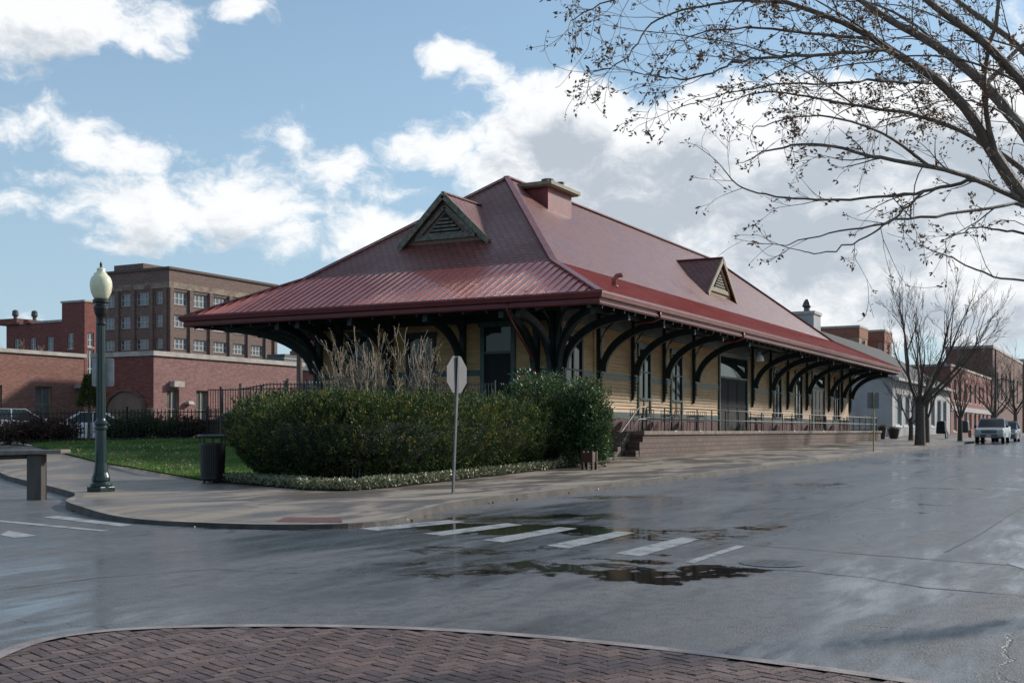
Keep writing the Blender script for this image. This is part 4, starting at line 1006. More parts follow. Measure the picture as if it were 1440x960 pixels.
flatsign('red_face', [(a * .95, h * .95) for a, h in octo], (cc_[0] + fd.x * .006, cc_[1] + fd.y * .006), pz_ + 2.42, face_n, .002, M_STOP, st)
cu = bpy.data.curves.new('lettering', 'FONT'); cu.body = 'STOP'; cu.size = .30; cu.align_x = 'CENTER'; cu.align_y = 'CENTER'; cu.extrude = .001
to = bpy.data.objects.new('lettering', cu); C.objects.link(to); to.data.materials.append(M_WHT)
dg = bpy.context.evaluated_depsgraph_get(); tm = bpy.data.meshes.new_from_object(to.evaluated_get(dg)); bpy.data.objects.remove(to)
to = bpy.data.objects.new('lettering', tm); C.objects.link(to); to.parent = st
to.matrix_local = Matrix.Translation(Vector((cc_[0] + fd.x * .009, cc_[1] + fd.y * .009, pz_ + 2.42)) - Vector(OFF[st.name])) @ Matrix.Rotation(math.atan2(fd.y, fd.x) + PI / 2, 4, 'Z') @ Matrix.Rotation(PI / 2, 4, 'X')
# second sign further up the street
def polesign(px, Z, zt, label, col, wd=.62, hh=.78, dz=0):
    x, y = AT(px, Z); z = GZ(x, y)
    o = thing('road_sign', label, 'sign', (x, y, z)); q = MB(); q.box(x - .035, x + .035, y - .03, y + .03, z - .05, z + zt); q.build('post', col, o)
    n_ = (math.cos(R(HEAD + 10)), math.sin(R(HEAD + 10)))
    poly = rrect(wd, hh, .05) ; flatsign('plate', poly, (x + n_[0] * .05, y + n_[1] * .05), z + zt - hh / 2 - .05, n_, .005, M_SIGNB, o); return o
polesign(1228.5, 57.5, 2.95, 'grey-backed sign on a yellow-green painted pole before the far end of the platform', mat('yellow_green_post', (.26, .25, .05), .5, (.18, .16, .04), 6))
# litter bin
tx, ty = AT(299, 28.6); tz = GZ(tx, ty)
tb_ = thing('litter_bin', 'round black slatted metal litter bin standing at the left end of the hedge', 'litter bin', (tx, ty, tz))
q = MB(); q.lathe(tx, ty, [(.27, .06), (.285, .10), (.285, .14), (.25, .16)], 22, tz); q.lathe(tx, ty, [(.30, .90), (.315, .92), (.315, .97), (.29, .98)], 22, tz)
for k in range(34):
    a = 2 * PI * k / 34; q.bar((tx + .28 * math.cos(a), ty + .28 * math.sin(a), tz + .10), (tx + .305 * math.cos(a), ty + .305 * math.sin(a), tz + .95), .038, .008, up=(math.cos(a), math.sin(a), 0))
q.build('slat_body', M_IRON, tb_)
q = MB(); q.lathe(tx, ty, [(.22, .08), (.255, .90), (.24, .905)], 18, tz); q.build('liner', M_BLK, tb_)
for k in range(8):
    q = MB(); a = 2 * PI * k / 8; q.bar((tx + .29 * math.cos(a), ty + .29 * math.sin(a), tz + .96), (tx + .31 * math.cos(a), ty + .31 * math.sin(a), tz + 1.13), .02, .02); q.build('lid_support', M_IRON, tb_)
q = MB(); q.lathe(tx, ty, [(.16, 1.13), (.36, 1.12), (.365, 1.15), (.34, 1.175), (.16, 1.165)], 24, tz); q.build('lid', mat('grey_bin_lid', (.05, .055, .06), .35), tb_)
for k in range(4):
    a = PI / 4 + PI / 2 * k; q = MB(); q.lathe(tx + .2 * math.cos(a), ty + .2 * math.sin(a), [(.03, 0), (.03, .08)], 8, tz); q.build('foot', M_IRON, tb_)
# plank rail on a square post at the left edge
qx, qy = AT(47.5, 23.8); qz = 0.0
M_OLDW = mat('weathered_post_wood', (.085, .075, .065), .6, (.05, .042, .035), 4, .4, 30, stretch=(1, 1, .2)); M_PLANK = mat('grey_plank_top', (.20, .165, .135), .5, (.12, .095, .075), 2.5, .4, 30, stretch=(.3, 2, 1))
br_ = thing('barrier_rail', 'flat weathered plank rail resting on a thick square post at the left edge', 'barrier', (qx, qy, qz))
fw_ = Vector((FW[0], FW[1], 0)); rt_ = Vector((RT[0], RT[1], 0)); o_ = Vector((qx, qy, 0))
def cam_box(b, o, a, c, d0_, d1_, z0, z1, z0b=None, z1b=None):
    z0b = z0 if z0b is None else z0b; z1b = z1 if z1b is None else z1b
    q = [o + rt_ * a + fw_ * d0_, o + rt_ * c + fw_ * d0_, o + rt_ * c + fw_ * d1_, o + rt_ * a + fw_ * d1_]
    zz0 = (z0, z0b, z0b, z0); zz1 = (z1, z1b, z1b, z1)
    b.hexa([(p.x, p.y, z) for p, z in zip(q, zz0)] + [(p.x, p.y, z) for p, z in zip(q, zz1)])
q = MB(); cam_box(q, o_, -.15, .15, 0, .30, -.05, .93); bevel(q.build('post', M_OLDW, br_), .015)
q = MB(); cam_box(q, o_, -2.6, .60, -.12, .42, .86, .985, .95, 1.03); bevel(fixnormals(q.build('plank', M_PLANK, br_)), .015)
q = MB(); cam_box(q, o_, -2.5, -.2, .08, .2, .76, .87, .84, .945); bevel(fixnormals(q.build('under_beam', M_OLDW, br_)), .01)
# small brown box on legs by the shrub
x, y = AT(829, 35.3); z = GZ(x, y)
ub = thing('planter_stand', 'small brown wooden box on short legs beside the foot of the glossy shrub', 'planter stand', (x, y, z))
q = MB(); q.box(x - .16, x + .16, y - .16, y + .16, z + .22, z + .52); bevel(q.build('box', M_BROWN, ub), .01)
for a in (-1, 1):
    for c in (-1, 1): q = MB(); q.box(x + a * .15 - .035, x + a * .15 + .035, y + c * .15 - .035, y + c * .15 + .035, z, z + .56); q.build('leg', M_BROWN, ub)
# manhole
x, y = P(1088, 792, 0)
mh = MB(); mh.lathe(x, y, [(.36, 0), (.36, .008), (.30, .010)], 28, 0)
for k in range(5): mh.bar((x - .22, y - .2 + .1 * k, .010), (x + .22, y - .2 + .1 * k, .010), .02, .004)
for k in range(5): mh.bar((x - .2 + .1 * k, y - .22, .0102), (x - .2 + .1 * k, y + .22, .0102), .02, .004)
tag(mh.build('manhole_cover', mat('cast_iron_wet', (.03, .03, .03), .3, (.05, .045, .04), 12, .3, 40)), 'round cast iron manhole cover set in the wet road right of the crosswalk', 'manhole cover')
# tactile brick-red plate on the corner ramp
M_TACT = mat('red_tactile_plate', (.16, .05, .035), .5, (.10, .035, .028), 8, .5, 60)
tq = [P(a, c, .128) for a, c in ((388, 727.5), (400, 722.5), (478, 722.5), (482, 728))]
b = MB(); b.face([(x_, y_, GZ(x_, y_) + .006) for x_, y_ in tq]); to_ = fixnormals(b.build('tactile_paving', M_TACT))
if to_.data.polygons[0].normal.z < 0: to_.data.flip_normals()
tag(to_, kind='structure')
# ---------------------------------------------------------- fences on the left
fz = lambda x, y: GZ(x, y) + .02
fp = [AT(-60, 41.0), AT(0, 42.5), AT(140, 44.5), AT(290, 46.0), AT(312, 45.0)]
picket('iron_fence', 'long low black iron picket fence between the lawn and the car park', [(a[0], a[1], 0) for a in fp], 1.24, .14, (.08, .88), .012, zf=fz, post_every=22)
fq = [AT(311, 40), AT(338, 39.5), AT(380, 39), AT(480, 38)]
x, y = fq[0]
gp = thing('gate_post', 'slim black post carrying a thin top bar at the left end of the raised railing', 'post', (x, y, .9)); q = MB(); q.box(x - .035, x + .035, y - .035, y + .035, .9, 2.86); q.build('post', M_IRON, gp)
q = MB(); q.bar((x, y, 2.80), (fq[1][0], fq[1][1], 2.80), .03, .03); q.build('bar', M_IRON, gp)
picket('iron_railing', 'raised black picket railing stepping up behind the left end of the hedge', [(fq[1][0], fq[1][1], 1.9), (fq[2][0], fq[2][1], 1.95), (fq[3][0], fq[3][1], 1.9)], 1.0, .13, (.04, .9), .012, post_every=14, hz=lambda d: 1.02 + .10 * ss(d / 1.2))
ar = thing('curved_handrail', 'dark curved handrail arching up in front of the raised picket railing', 'handrail', (fq[1][0], fq[1][1], 1.5))
pts = []
for k in range(14):
    t = k / 13; a = AT(322 + 160 * t, 38.6); pts.append((a[0], a[1], 2.0 + .62 * math.sin(min(1, t * 1.25) * PI / 2)))
q = MB(); q.tube(pts, .025, 6); q.build('rail', M_IRON, ar, smooth=True)
# low black fence in the hedge foot
lf = [(22.3, 18.3), (21.75, 16.6), (22.0, 15.95), (24.3, 15.78), (28, 16.2), (31, 16.4)]
picket('bed_fence', 'low dark wire fence half hidden at the foot of the corner hedge', [(a, c, 0) for a, c in lf], .62, .11, (.1, .92), .006, zf=lambda x, y: GZ(x, y) + .02, post_every=24, spear=0, postr=.02)
# ============================================================ buildings round about
M_BR1 = brickmat('orange_red_brick', (0.310, 0.132, 0.096), (.155, .062, .045), (0.264, 0.186, 0.155), .22, .075, .9, .010, .5, .35, patch=(.25, .13, .095))
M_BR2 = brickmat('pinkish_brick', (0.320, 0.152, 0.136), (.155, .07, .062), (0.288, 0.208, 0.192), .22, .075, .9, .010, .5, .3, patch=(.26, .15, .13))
M_BR3 = brickmat('grey_brown_brick', (0.223, 0.140, 0.112), (.10, .062, .05), (0.198, 0.148, 0.132), .3, .1, .9, .012, .3, .35)
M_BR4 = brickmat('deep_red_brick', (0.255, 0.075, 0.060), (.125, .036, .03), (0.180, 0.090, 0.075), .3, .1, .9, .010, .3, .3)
M_BR5 = brickmat('far_red_brick', (0.286, 0.091, 0.068), (.17, .052, .04), (0.195, 0.104, 0.078), .3, .1, .9, .010, .3, .3)
M_BR6 = brickmat('brown_brick', (0.210, 0.105, 0.077), (.11, .055, .04), (0.168, 0.098, 0.084), .3, .1, .9, .010, .3, .3)
M_BRT = brickmat('tan_brick', (.34, .22, .13), (.28, .17, .10), (.26, .18, .12), .3, .1, .9, .010, .3, .25)
M_BRO = brickmat('orange_brick', (0.338, 0.130, 0.078), (.21, .08, .05), (0.234, 0.130, 0.091), .3, .1, .9, .010, .3, .3)
M_COP = mat('pale_coping', (.46, .43, .38), .7, (.30, .27, .23), 1.5, .2, 20)
M_WIN = mat('white_window_frame', (.42, .41, .39), .5, (.33, .32, .30), 2)
M_GL2 = mat('sky_glass', (.055, .07, .085), .06, (.10, .115, .13), .35, spec=1.0)
M_BLIND = mat('pale_blinds_behind_glass', (.15, .17, .17), .12, (.09, .10, .10), .6, spec=.8)
M_WHITE = mat('white_painted_wall', (.38, .375, .37), .8, (.30, .295, .29), .5, .2, 12)
M_ROOFG = mat('grey_shingle_roof', (.055, .052, .052), .9, (.05, .047, .045), 1.2, .3, 20)
M_FLAT = mat('flat_roof_felt', (.10, .10, .10), .9)
def bbox_building(name, label, x0, x1, y0, y1, zb, zt, m, holes_x=(), holes_y=(), coping=M_COP, ch=.3, extra=None, cat='building', win=None, depth=.22, side_mat=None, cop_o=.12):
    """axis-aligned block; holes_x: (y0,y1,z0,z1) in the x=x0 face ; holes_y: (x0,x1,z0,z1) in the y=y0 face"""
    o = thing(name, label, cat, (x0, y0, zb))
    def wallf(face, a0, a1, holes, mm):
        b = MB(); A = sorted({a0, a1, *[h[0] for h in holes], *[h[1] for h in holes]}); Z = sorted({zb, zt, *[h[2] for h in holes], *[h[3] for h in holes]})
        mp = (lambda a, p, z: (x0 + p, a, z)) if face == 'x' else (lambda a, p, z: (a, y0 + p, z))
        for i in range(len(A) - 1):
            for j in range(len(Z) - 1):
                ac, zc = (A[i] + A[i + 1]) / 2, (Z[j] + Z[j + 1]) / 2
                if any(h[0] < ac < h[1] and h[2] < zc < h[3] for h in holes): continue
                q = [mp(A[i], 0, Z[j]), mp(A[i + 1], 0, Z[j]), mp(A[i + 1], 0, Z[j + 1]), mp(A[i], 0, Z[j + 1])]
                b.face(q if face == 'y' else q[::-1])
        for h in holes:
            c = [(h[0], h[2]), (h[1], h[2]), (h[1], h[3]), (h[0], h[3])]
            for k in range(4):
                a, d = c[k], c[(k + 1) % 4]; b.face([mp(a[0], 0, a[1]), mp(d[0], 0, d[1]), mp(d[0], depth + .02, d[1]), mp(a[0], depth + .02, a[1])])
        b.build('wall', mm, o)
        for h in holes:
            opts = h[4] if len(h) > 4 else {}
            w_ = h[1] - h[0]; fw = opts.get('fw', .07); nm = opts.get('mul', 1)
            f = MB()
            def bx(a0_, a1_, z0_, z1_, p0, p1):
                if face == 'y': f.box(a0_, a1_, y0 + p0, y0 + p1, z0_, z1_)
                else: f.box(x0 + p0, x0 + p1, a0_, a1_, z0_, z1_)
            p0, p1 = depth - .08, depth
            bx(h[0], h[0] + fw, h[2], h[3], p0, p1); bx(h[1] - fw, h[1], h[2], h[3], p0, p1); bx(h[0] + fw, h[1] - fw, h[2], h[2] + fw, p0, p1); bx(h[0] + fw, h[1] - fw, h[3] - fw, h[3], p0, p1)
            for k in range(1, nm + 1):
                cx = h[0] + w_ * k / (nm + 1); bx(cx - fw * .6, cx + fw * .6, h[2] + fw, h[3] - fw, p0 + .01, p1)
            if opts.get('sash', True): zm = h[2] + (h[3] - h[2]) * .5; bx(h[0] + fw, h[1] - fw, zm - fw * .4, zm + fw * .4, p0 + .02, p1)
            wnd = f.build('window', opts.get('m', M_WIN), o)
            f = MB(); bx(h[0] + .01, h[1] - .01, h[2] + .01, h[3] - .01, depth - .02, depth + .03); f.build('pane', opts.get('g', M_GL2), wnd)
            if opts.get('sill', True):
                f = MB(); bx(h[0] - .08, h[1] + .08, h[2] - .14, h[2] - .002, -.05, .1); f.build('sill', coping, wnd)
    wallf('x', y0, y1, list(holes_x), side_mat or m); wallf('y', x0, x1, list(holes_y), m)
    b = MB(); b.face([(x1, y0, zb), (x1, y1, zb), (x1, y1, zt), (x1, y0, zt)]); b.face([(x1, y1, zb), (x0, y1, zb), (x0, y1, zt), (x1, y1, zt)]); b.build('rear_wall', m, o)
    b = MB(); b.face([(x0 + .3, y0 + .3, zt - .15), (x1 - .3, y0 + .3, zt - .15), (x1 - .3, y1 - .3, zt - .15), (x0 + .3, y1 - .3, zt - .15)]); b.build('roof', M_FLAT, o)
    if coping:
        e = cop_o; b = MB(); t = .35
        b.box(x0 - e, x1 + e, y0 - e, y0 + t, zt, zt + ch); b.box(x0 - e, x1 + e, y1 - t, y1 + e, zt, zt + ch); b.box(x0 - e, x0 + t, y0 + t, y1 - t, zt, zt + ch); b.box(x1 - t, x1 + e, y0 + t, y1 - t, zt, zt + ch)
        b.build('coping', coping, o)
    return o
def sAt(px, d, fy=None):   # x on the plane y=d seen at pixel column px
    t = (px - HX) / FPX; # X = t Z, d = FW1*Z - RT.. : d = Z*(FW[1] + RT[1]*t)
    Z = d / (FW[1] + RT[1] * t); return FW[0] * Z + RT[0] * t * Z, Z
def dAt(px, s):
    t = (px - HX) / FPX; Z = s / (FW[0] + RT[0] * t); return FW[1] * Z + RT[1] * t * Z, Z
# low brick building far left, wall parallel to the street
ex, ey = AT(118, 72.0); zb = .8
def zH(py, Z): return EYE + (HY - py) * Z / FPX
xa, _ = sAt(-160, ey)
hs = []
for (pa, pb, pt, pbm) in ((50, 73, 543, 590), (-14, 3, 541, 592), (-90, -66, 541, 592)):
    a0, Za = sAt(pa, ey); a1, Zb = sAt(pb, ey); hs.append((a0, a1, 1.9, zH(pt, (Za + Zb) / 2), dict(mul=1, g=M_BLIND, m=M_TAN)))
bA = bbox_building('brick_building', 'low orange-red brick building with pale coping at the far left behind the parked cars', xa, ex, ey, ey + 16, zb, 5.9, M_BR1, (), hs, ch=.22)
b = MB(); x, Z = sAt(107, ey); b.box(x - .15, x + .5, ey - .55, ey, 4.0, 4.25); b.box(x, x + .25, ey - .85, ey - .5, 3.85, 4.05); b.build('wall_lamp', M_COP, bA)
# middle low brick building
cx_, cy_ = AT(216, 68.0); xe, Ze = sAt(425, cy_)
hy = []
for (pa, pb, pt, pbm) in ((235, 252, 547, 600), (276, 293, 549, 600), (398, 405, 535, 575)):
    a0, Za = sAt(pa, cy_); a1, Zb = sAt(pb, cy_); hy.append((a0, a1, 1.5, zH(pt, (Za + Zb) / 2), dict(mul=1, g=M_BLIND, m=M_TAN)))
dl, _ = dAt(131, cx_)
bB = bbox_building('brick_building', 'one-storey pinkish brick building with white coping and arched tan garage opening in its side', cx_, xe, cy_, dl, zb, 5.78, M_BR2, (), hy, ch=.28, side_mat=M_BR4)  # side wall gets a darker brick, its shade put into the colour
d0_, _ = dAt(204, cx_); d1_, _ = dAt(152, cx_); dm = (d0_ + d1_) / 2; hwid = (d1_ - d0_) / 2
arc = [(dm - hwid, zb), (dm + hwid, zb)] + [(dm + hwid * math.cos(PI * k / 14), 2.55 + 1.15 * math.sin(PI * k / 14)) for k in range(15)]
b = MB(); b.prism(arc, lambda a, z: (cx_ - .06, a, z), lambda a, z: (cx_ + .1, a, z)); fixnormals(b.build('garage_door', mat('tan_garage_door', (.21, .15, .115), .7, (.17, .12, .09), 1.0), bB))
b = MB()
for k in range(14):
    a, c = [((dm + (hwid + .12) * math.cos(PI * q / 14)), 2.55 + 1.27 * math.sin(PI * q / 14)) for q in (k, k + 1)]; b.bar((cx_ - .06, a[0], a[1]), (cx_ - .06, c[0], c[1]), .2, .25, up=(1, 0, 0))
b.build('arch_trim', M_BR6, bB)
b = MB(); b.box(cx_ - .05, cx_, cy_ - .0, d0_ - .1, 2.35, 2.75); b.box(cx_ - .05, cx_, d1_ + .1, dl, 2.35, 2.75); b.build('stone_band', M_TAN, bB)
x, Z = sAt(246, cy_); b = MB(); b.box(x - .42, x + .42, cy_ - .38, cy_, 4.0, 4.34); b.build('wall_box', M_COP, bB)
x, Z = sAt(264, cy_); b = MB(); b.box(x - .25, x + .25, cy_ - .35, cy_, 3.0, 3.18, .05, .08); b.build('wall_lamp', M_COP, bB)
x, Z = sAt(396, cy_ + 4); rt2 = thing('rooftop_unit', 'dark grey ventilation unit on the flat roof of the pinkish brick building', 'rooftop unit', (x, cy_ + 3, 5.6)); b = MB(); b.box(x - 2.2, x + 1.5, cy_ + 2, cy_ + 4.4, 5.62, 6.5); b.box(x - 1.2, x + 3, cy_ + 1.2, cy_ + 2.4, 5.62, 6.1); bevel(b.build('casing', mat('unit_grey', (.06, .065, .07), .5), rt2), .05)
b = MB(); b.box(x - 1.6, x + .6, cy_ + 2.4, cy_ + 4.0, 6.5, 6.8); b.build('fan_cowl', M_POT, rt2)
# tan strip building with small clipped tree in front
ax_, ay_ = AT(118, 80); 
bbox_building('garden_wall', 'short tan rendered wall piece between the two low brick buildings', ax_, ax_ + 5, ay_ - 3, ay_ + 1, zb, 4.7, M_TAN, coping=M_COP, ch=.2, cat='wall')
# tall grey-brown warehouse
tx_, ty_ = AT(238, 170.0); x2, _ = sAt(388, ty_); y2, _ = dAt(136, tx_); y2w = y2; ztop = zH(378, 170)
rows = [(zH(pt, 170), zH(pb_, 170)) for pt, pb_ in ((427, 408), (459, 441), (490, 474), (523, 507), (556, 540))]
hx = []; cols = [(154 + 0, 164 + 0)]
for (a, c) in ((218.5, 230), (191, 209), (169, 186), (146, 161)):
    p, _ = dAt(c, tx_); q_, _ = dAt(a, tx_)
    for (z0_, z1_) in rows: hx.append((min(p, q_), max(p, q_), z0_, z1_, dict(mul=2, fw=.16)))
hy = []
for (a, c) in ((242, 264), (270.5, 292), (299, 320), (326, 345), (352, 370)):
    p, _ = sAt(a, ty_); q_, _ = sAt(c, ty_)
    for (z0_, z1_) in rows: hy.append((p, q_, z0_, z1_, dict(mul=3, fw=.16)))
bC = bbox_building('warehouse', 'tall grey-brown brick warehouse with rows of pale framed windows', tx_, x2, ty_, y2, zb, ztop, M_BR3, hx, hy, coping=mat('dark_coping', (.12, .08, .065), .8), ch=.35, depth=.3, cop_o=.25)
b = MB(); zb2 = zH(397, 170)
pr, _ = sAt(240, ty_)
b.box(tx_ - .15, x2 + .1, ty_ - .15, ty_, zb2 - .75, zb2 + .1); b.box(tx_ - .15, tx_, ty_ - .0, y2, zb2 - .75, zb2 + .1); b.build('cornice_band', mat('patterned_cornice', (.30, .24, .17), .8, (.14, .09, .07), .9, .3, 3), bC)
pil = MB()
for pxx in (240, 267.5, 295.5, 323, 348.5, 373.5, 386): x, _ = sAt(pxx, ty_); b = MB(); b.box(x - .35, x + .35, ty_ - .3, ty_ - .002, zb, zb2 - .8); b.build('pilaster', M_BR3, bC)
for pxx in (233.5, 214, 188.5, 166, 139): y, _ = dAt(pxx, tx_); b = MB(); b.box(tx_ - .3, tx_ - .002, y - .35, y + .35, zb, zb2 - .8); b.build('pilaster', M_BR3, bC)
b = MB(); y = y2w - 6; b.box(tx_ + .6, tx_ + 6, y - 3, y + 3, ztop, ztop + 1.3); b.build('roof_hut', M_BR3, bC)
# dark red block, far left
rx_, ry_ = AT(119, 150); y2, _ = dAt(87, rx_); x2, _ = sAt(135, ry_)
hy = []
bD = bbox_building('brick_block', 'dark red brick block with a plain stair tower left of the warehouse', rx_, x2, ry_, y2, zb, zH(424, 150), M_BR4, [(dAt(103, rx_)[0], dAt(95, rx_)[0], zH(489, 150), zH(467, 150), dict(mul=1, fw=.15))], [(sAt(123, ry_)[0], sAt(132, ry_)[0], zH(487, 150), zH(467, 150), dict(mul=1, fw=.15)), (sAt(123, ry_)[0], sAt(132, ry_)[0], zH(545, 150), zH(491, 150), dict(mul=1, fw=.15))], ch=.25)
y3, _ = dAt(9, rx_ + 3)
bE = bbox_building('brick_block', 'long dark red brick wing with a lower parapet and chimneys at the far left', rx_ + 3, max(rx_ + 4.5, sAt(131, y2 + .2)[0]), y2 + .2, y3, zb, zH(446, 150), M_BR4, [(dAt(b2, rx_ + 3)[0], dAt(a2, rx_ + 3)[0], zH(489, 152), zH(469, 152), dict(mul=1, fw=.15)) for a2, b2 in ((66, 75), (20, 27), (42, 50))], ch=.3)
for pxx, w2_ in ((13, 4.0), (40, 1.0)):
    y, _ = dAt(pxx, rx_ + 3); b = MB(); b.box(rx_ + 2.6, rx_ + 5, y - w2_ / 2, y + w2_ / 2, zH(446, 150), zH(437, 150) if w2_ > 2 else zH(440, 150)); c_ = b.build('chimney', M_BR4, bE)
    b = MB(); b.lathe(rx_ + 4, y, [(.28, 0), (.25, .4), (.45, .6), (.4, 1.2), (.2, 1.35)], 12, zH(437, 150) if w2_ > 2 else zH(440, 150)); b.build('chimney_pot', M_POT, c_)
# red building seen under the eaves
ux, uy = AT(410, 118); bbox_building('brick_building', 'plain red brick building glimpsed under the left eaves of the depot', ux, ux + 30, dAt(452, ux)[0], uy, zb, zH(474, 118), M_BR5, [(dAt(440, ux)[0], dAt(430, ux)[0], 1.2, 6.5, dict(mul=1))], (), ch=.2)
# utility pole
x, y = AT(421, 60); up_ = thing('utility_pole', 'grey utility pole standing before the red building under the left eaves', 'pole', (x, y, .8)); b = MB(); b.lathe(x, y, [(.17, 0), (.14, 4.9)], 10, .8); b.build('pole', M_BARKL, up_); b = MB(); b.box(x - .15, x + .15, y - .5, y + .5, 5.3, 5.5); b.build('cross_arm', M_BARKL, up_)
# white building beyond the depot with grey hipped roof
yw = 20.6; xw, Zw = sAt(1255, yw); zb = .55
zt = zH(533, Zw)
hy = []
for (a, c) in ((1259, 1268), (1270.5, 1279), (1281.5, 1288), (1291, 1296.5), (1309, 1314.5), (1318, 1323), (1326, 1331)):
    p, Z1 = sAt(a, yw); q_, Z2 = sAt(c, yw); hy.append((p, q_, 1.9, 5.0, dict(mul=0, fw=.16, sash=False)))
xe2, _ = sAt(1336, yw)
bF = bbox_building('white_building', 'white painted single-storey building with dark grey pitched roof beyond the depot', xw, xe2, yw, yw + 17, zb, zt, M_WHITE, [], hy, coping=None)
b = MB(); E = .6; zr_ = zH(455, Zw + 2)
xr0, xr1, yr0, yr1 = xw - E, xe2 + E, yw - E, yw + 17 + E; ym = (yr0 + yr1) / 2
b.face([(xr0, yr0, zt), (xr1, yr0, zt), (xr1, ym, zr_), (xr0, ym, zr_)]); b.face([(xr1, yr1, zt), (xr0, yr1, zt), (xr0, ym, zr_), (xr1, ym, zr_)]); b.build('pitched_roof', M_ROOFG, bF)
b = MB(); b.face([(xw, yw, zt - .02), (xw, yw + 17, zt - .02), (xw, ym, zr_ - .25)]); b.build('gable', M_WHITE, bF)
b = MB(); b.bar((xr0 - .05, yr0, zt - .02), (xr0 - .05, ym, zr_ + .02), .12, .35); b.bar((xr0, yr0 - .05, zt), (xr1, yr0 - .05, zt), .12, .25); b.build('bargeboard', M_WHITE, bF)
b = MB(); b.box(xw - .12, xw - .004, yw + 2.0, yw + 4.2, 1.5, 3.1); b.build('wall_panel', M_COP, bF)
# small white tower
def blockpx(name, label, p0, p1, pt, Z, dep_, m, holes=None, zb_=.6, cop=M_COP, cat='building', ch=.3, sfrac=.5, mats=None, win=True):
    """block whose shaded -x face spans p0..pm and street face pm..p1"""
    pm = p0 + (p1 - p0) * sfrac; x, y = AT(pm, Z); y2, _ = dAt(p0, x); x2, _ = sAt(p1, y)
    H = zH(pt, Z); hX = [(y + (y2 - y) * .15, y + (y2 - y) * .35, H - 3.6, H - 1.6, dict(mul=0, fw=.18))] if win else []
    hY = [(x + (x2 - x) * .3, x + (x2 - x) * .7, H - 3.6, H - 1.6, dict(mul=0, fw=.18))] if win else []
    return bbox_building(name, label, x, x2, y, y2, zb_, H, m, hX, hY, coping=cop, ch=ch, cat=cat), (x, x2, y, y2, H)
tw, (x, x2, y, y2, H) = blockpx('stair_tower', 'small white square tower with a finial rising behind the end of the depot roof', 1115, 1154, 441, 118, 4, M_WHITE, sfrac=.75, cat='tower', win=False)
b = MB(); xx, yy = (x + x2) / 2, (y + y2) / 2; b.lathe(xx, yy, [(.35, 0), (.3, .5), (.5, .7), (.35, 1.1), (.15, 1.4)], 10, H + .25); b.build('finial', M_STEEL, tw)
for (p0, p1, sf, lab) in ((1154, 1220, .82, 'tan and orange brick block with a flat cornice behind the grey roof'), (1219, 1254, .70, 'smaller orange brick block with a white framed window right of the tan block')):
    bl, (x, x2, y, y2, H) = blockpx('apartment_block', lab, p0, p1, 460 if p0 < 1200 else 466, 165 if p0 < 1200 else 172, 8, M_BRT if p0 < 1200 else M_BRO, sfrac=sf)
    b = MB(); b.box(x - .06, x2 + .06, y - .06, y2, H - 1.4, H - .02); b.build('orange_band', M_BRO, bl)
# red brick two-storey buildings on the street
yq = 21.0; zb = .6
x0q, _ = sAt(1337, yq); x1q, Zq = sAt(1393, yq)
Zc = sAt(1337, yq)[1]
hy = []
for k, (a, c) in enumerate(((1341, 1345), (1348, 1352), (1356, 1359.5), (1363, 1366), (1370, 1372.5), (1376, 1378.5), (1381.5, 1383.5), (1387, 1389))):
    p, _ = sAt(a, yq); q_, _ = sAt(c, yq); hy.append((p, q_, 5.3, 8.0, dict(mul=0, fw=.12))); hy.append((p - .3, q_ + .3, 1.3, 3.9, dict(mul=0, fw=.16, sash=False)))
ztq = 9.6
bG = bbox_building('brick_building', 'two-storey bright red brick street building with narrow upper windows beyond the white one', x0q, x1q, yq, yq + 22, zb, ztq, M_BR5, (), hy, ch=.3)
b = MB(); b.box(x0q, x1q, yq - .12, yq - .003, 3.95, 4.6); b.build('shop_cornice', M_WHITE, bG)
# big dark red mass behind the white building
p0x, p0y = AT(1300, 150); 
bH = bbox_building('brick_block', 'wide deep-red brick block with a pale coping behind the white building and bare tree', sAt(1300, 46)[0] if False else x0q - 6, x0q + 40, 46, 90, zb, zH(486, 175), M_BR4, (), (), ch=.35)
xk, Zk = sAt(1396, 22.5)
bI = bbox_building('brick_block', 'tall plain brown brick block at the far end of the row', xk, xk + 60, 22.5, dAt(1330, xk)[0], zb, zH(489, Zk), M_BR6, (), [(xk + 6 + 8 * k, xk + 9 + 8 * k, 7, 12, dict(mul=1)) for k in range(6)], ch=.5)
bJ = bbox_building('corner_building', 'grey-brown corner building with dark cornice furthest down the street at the right edge', xk + 70, xk + 120, 20, 40, zb, 17, M_BR3, [(24 + 5 * k, 26.5 + 5 * k, 8, 12, dict(mul=0)) for k in range(3)], (), ch=.8)
# ---------------------------------------------------------- planters and street things near the white building
M_POTD = mat('dark_glazed_pot', (.02, .02, .022), .35, (.03, .028, .03), 6)
M_DRYP = leafmat('dry_plant', (.10, .05, .02), (.16, .08, .03), (.20, .12, .04), .7, .2)
def pot(px, Z, h, r, label, plant=True):
    x, y = AT(px, Z); z = GZ(x, y); o = thing('plant_pot', label, 'plant pot', (x, y, z)); b = MB(); b.lathe(x, y, [(r * .65, 0), (r * .9, h * .6), (r, h * .92), (r * 1.08, h * .94), (r * 1.08, h), (r * .85, h), (r * .8, h * .9)], 16, z); b.build('pot', M_POTD, o)
    leaves('plant', [(x + random.gauss(0, r * .4), y + random.gauss(0, r * .4), z + h * .95 + random.random() * .12) for _ in range(160)], [(0, 0, 1)] * 160, .14, M_DRYP, o, .4, None, .6, off=OFF[o.name])
pot(1257, 95, .82, .5, 'dark round pot with dry plants in front of the white building corner'); pot(1240.5, 93.5, .95, .36, 'slim dark pot at the far end of the depot platform')
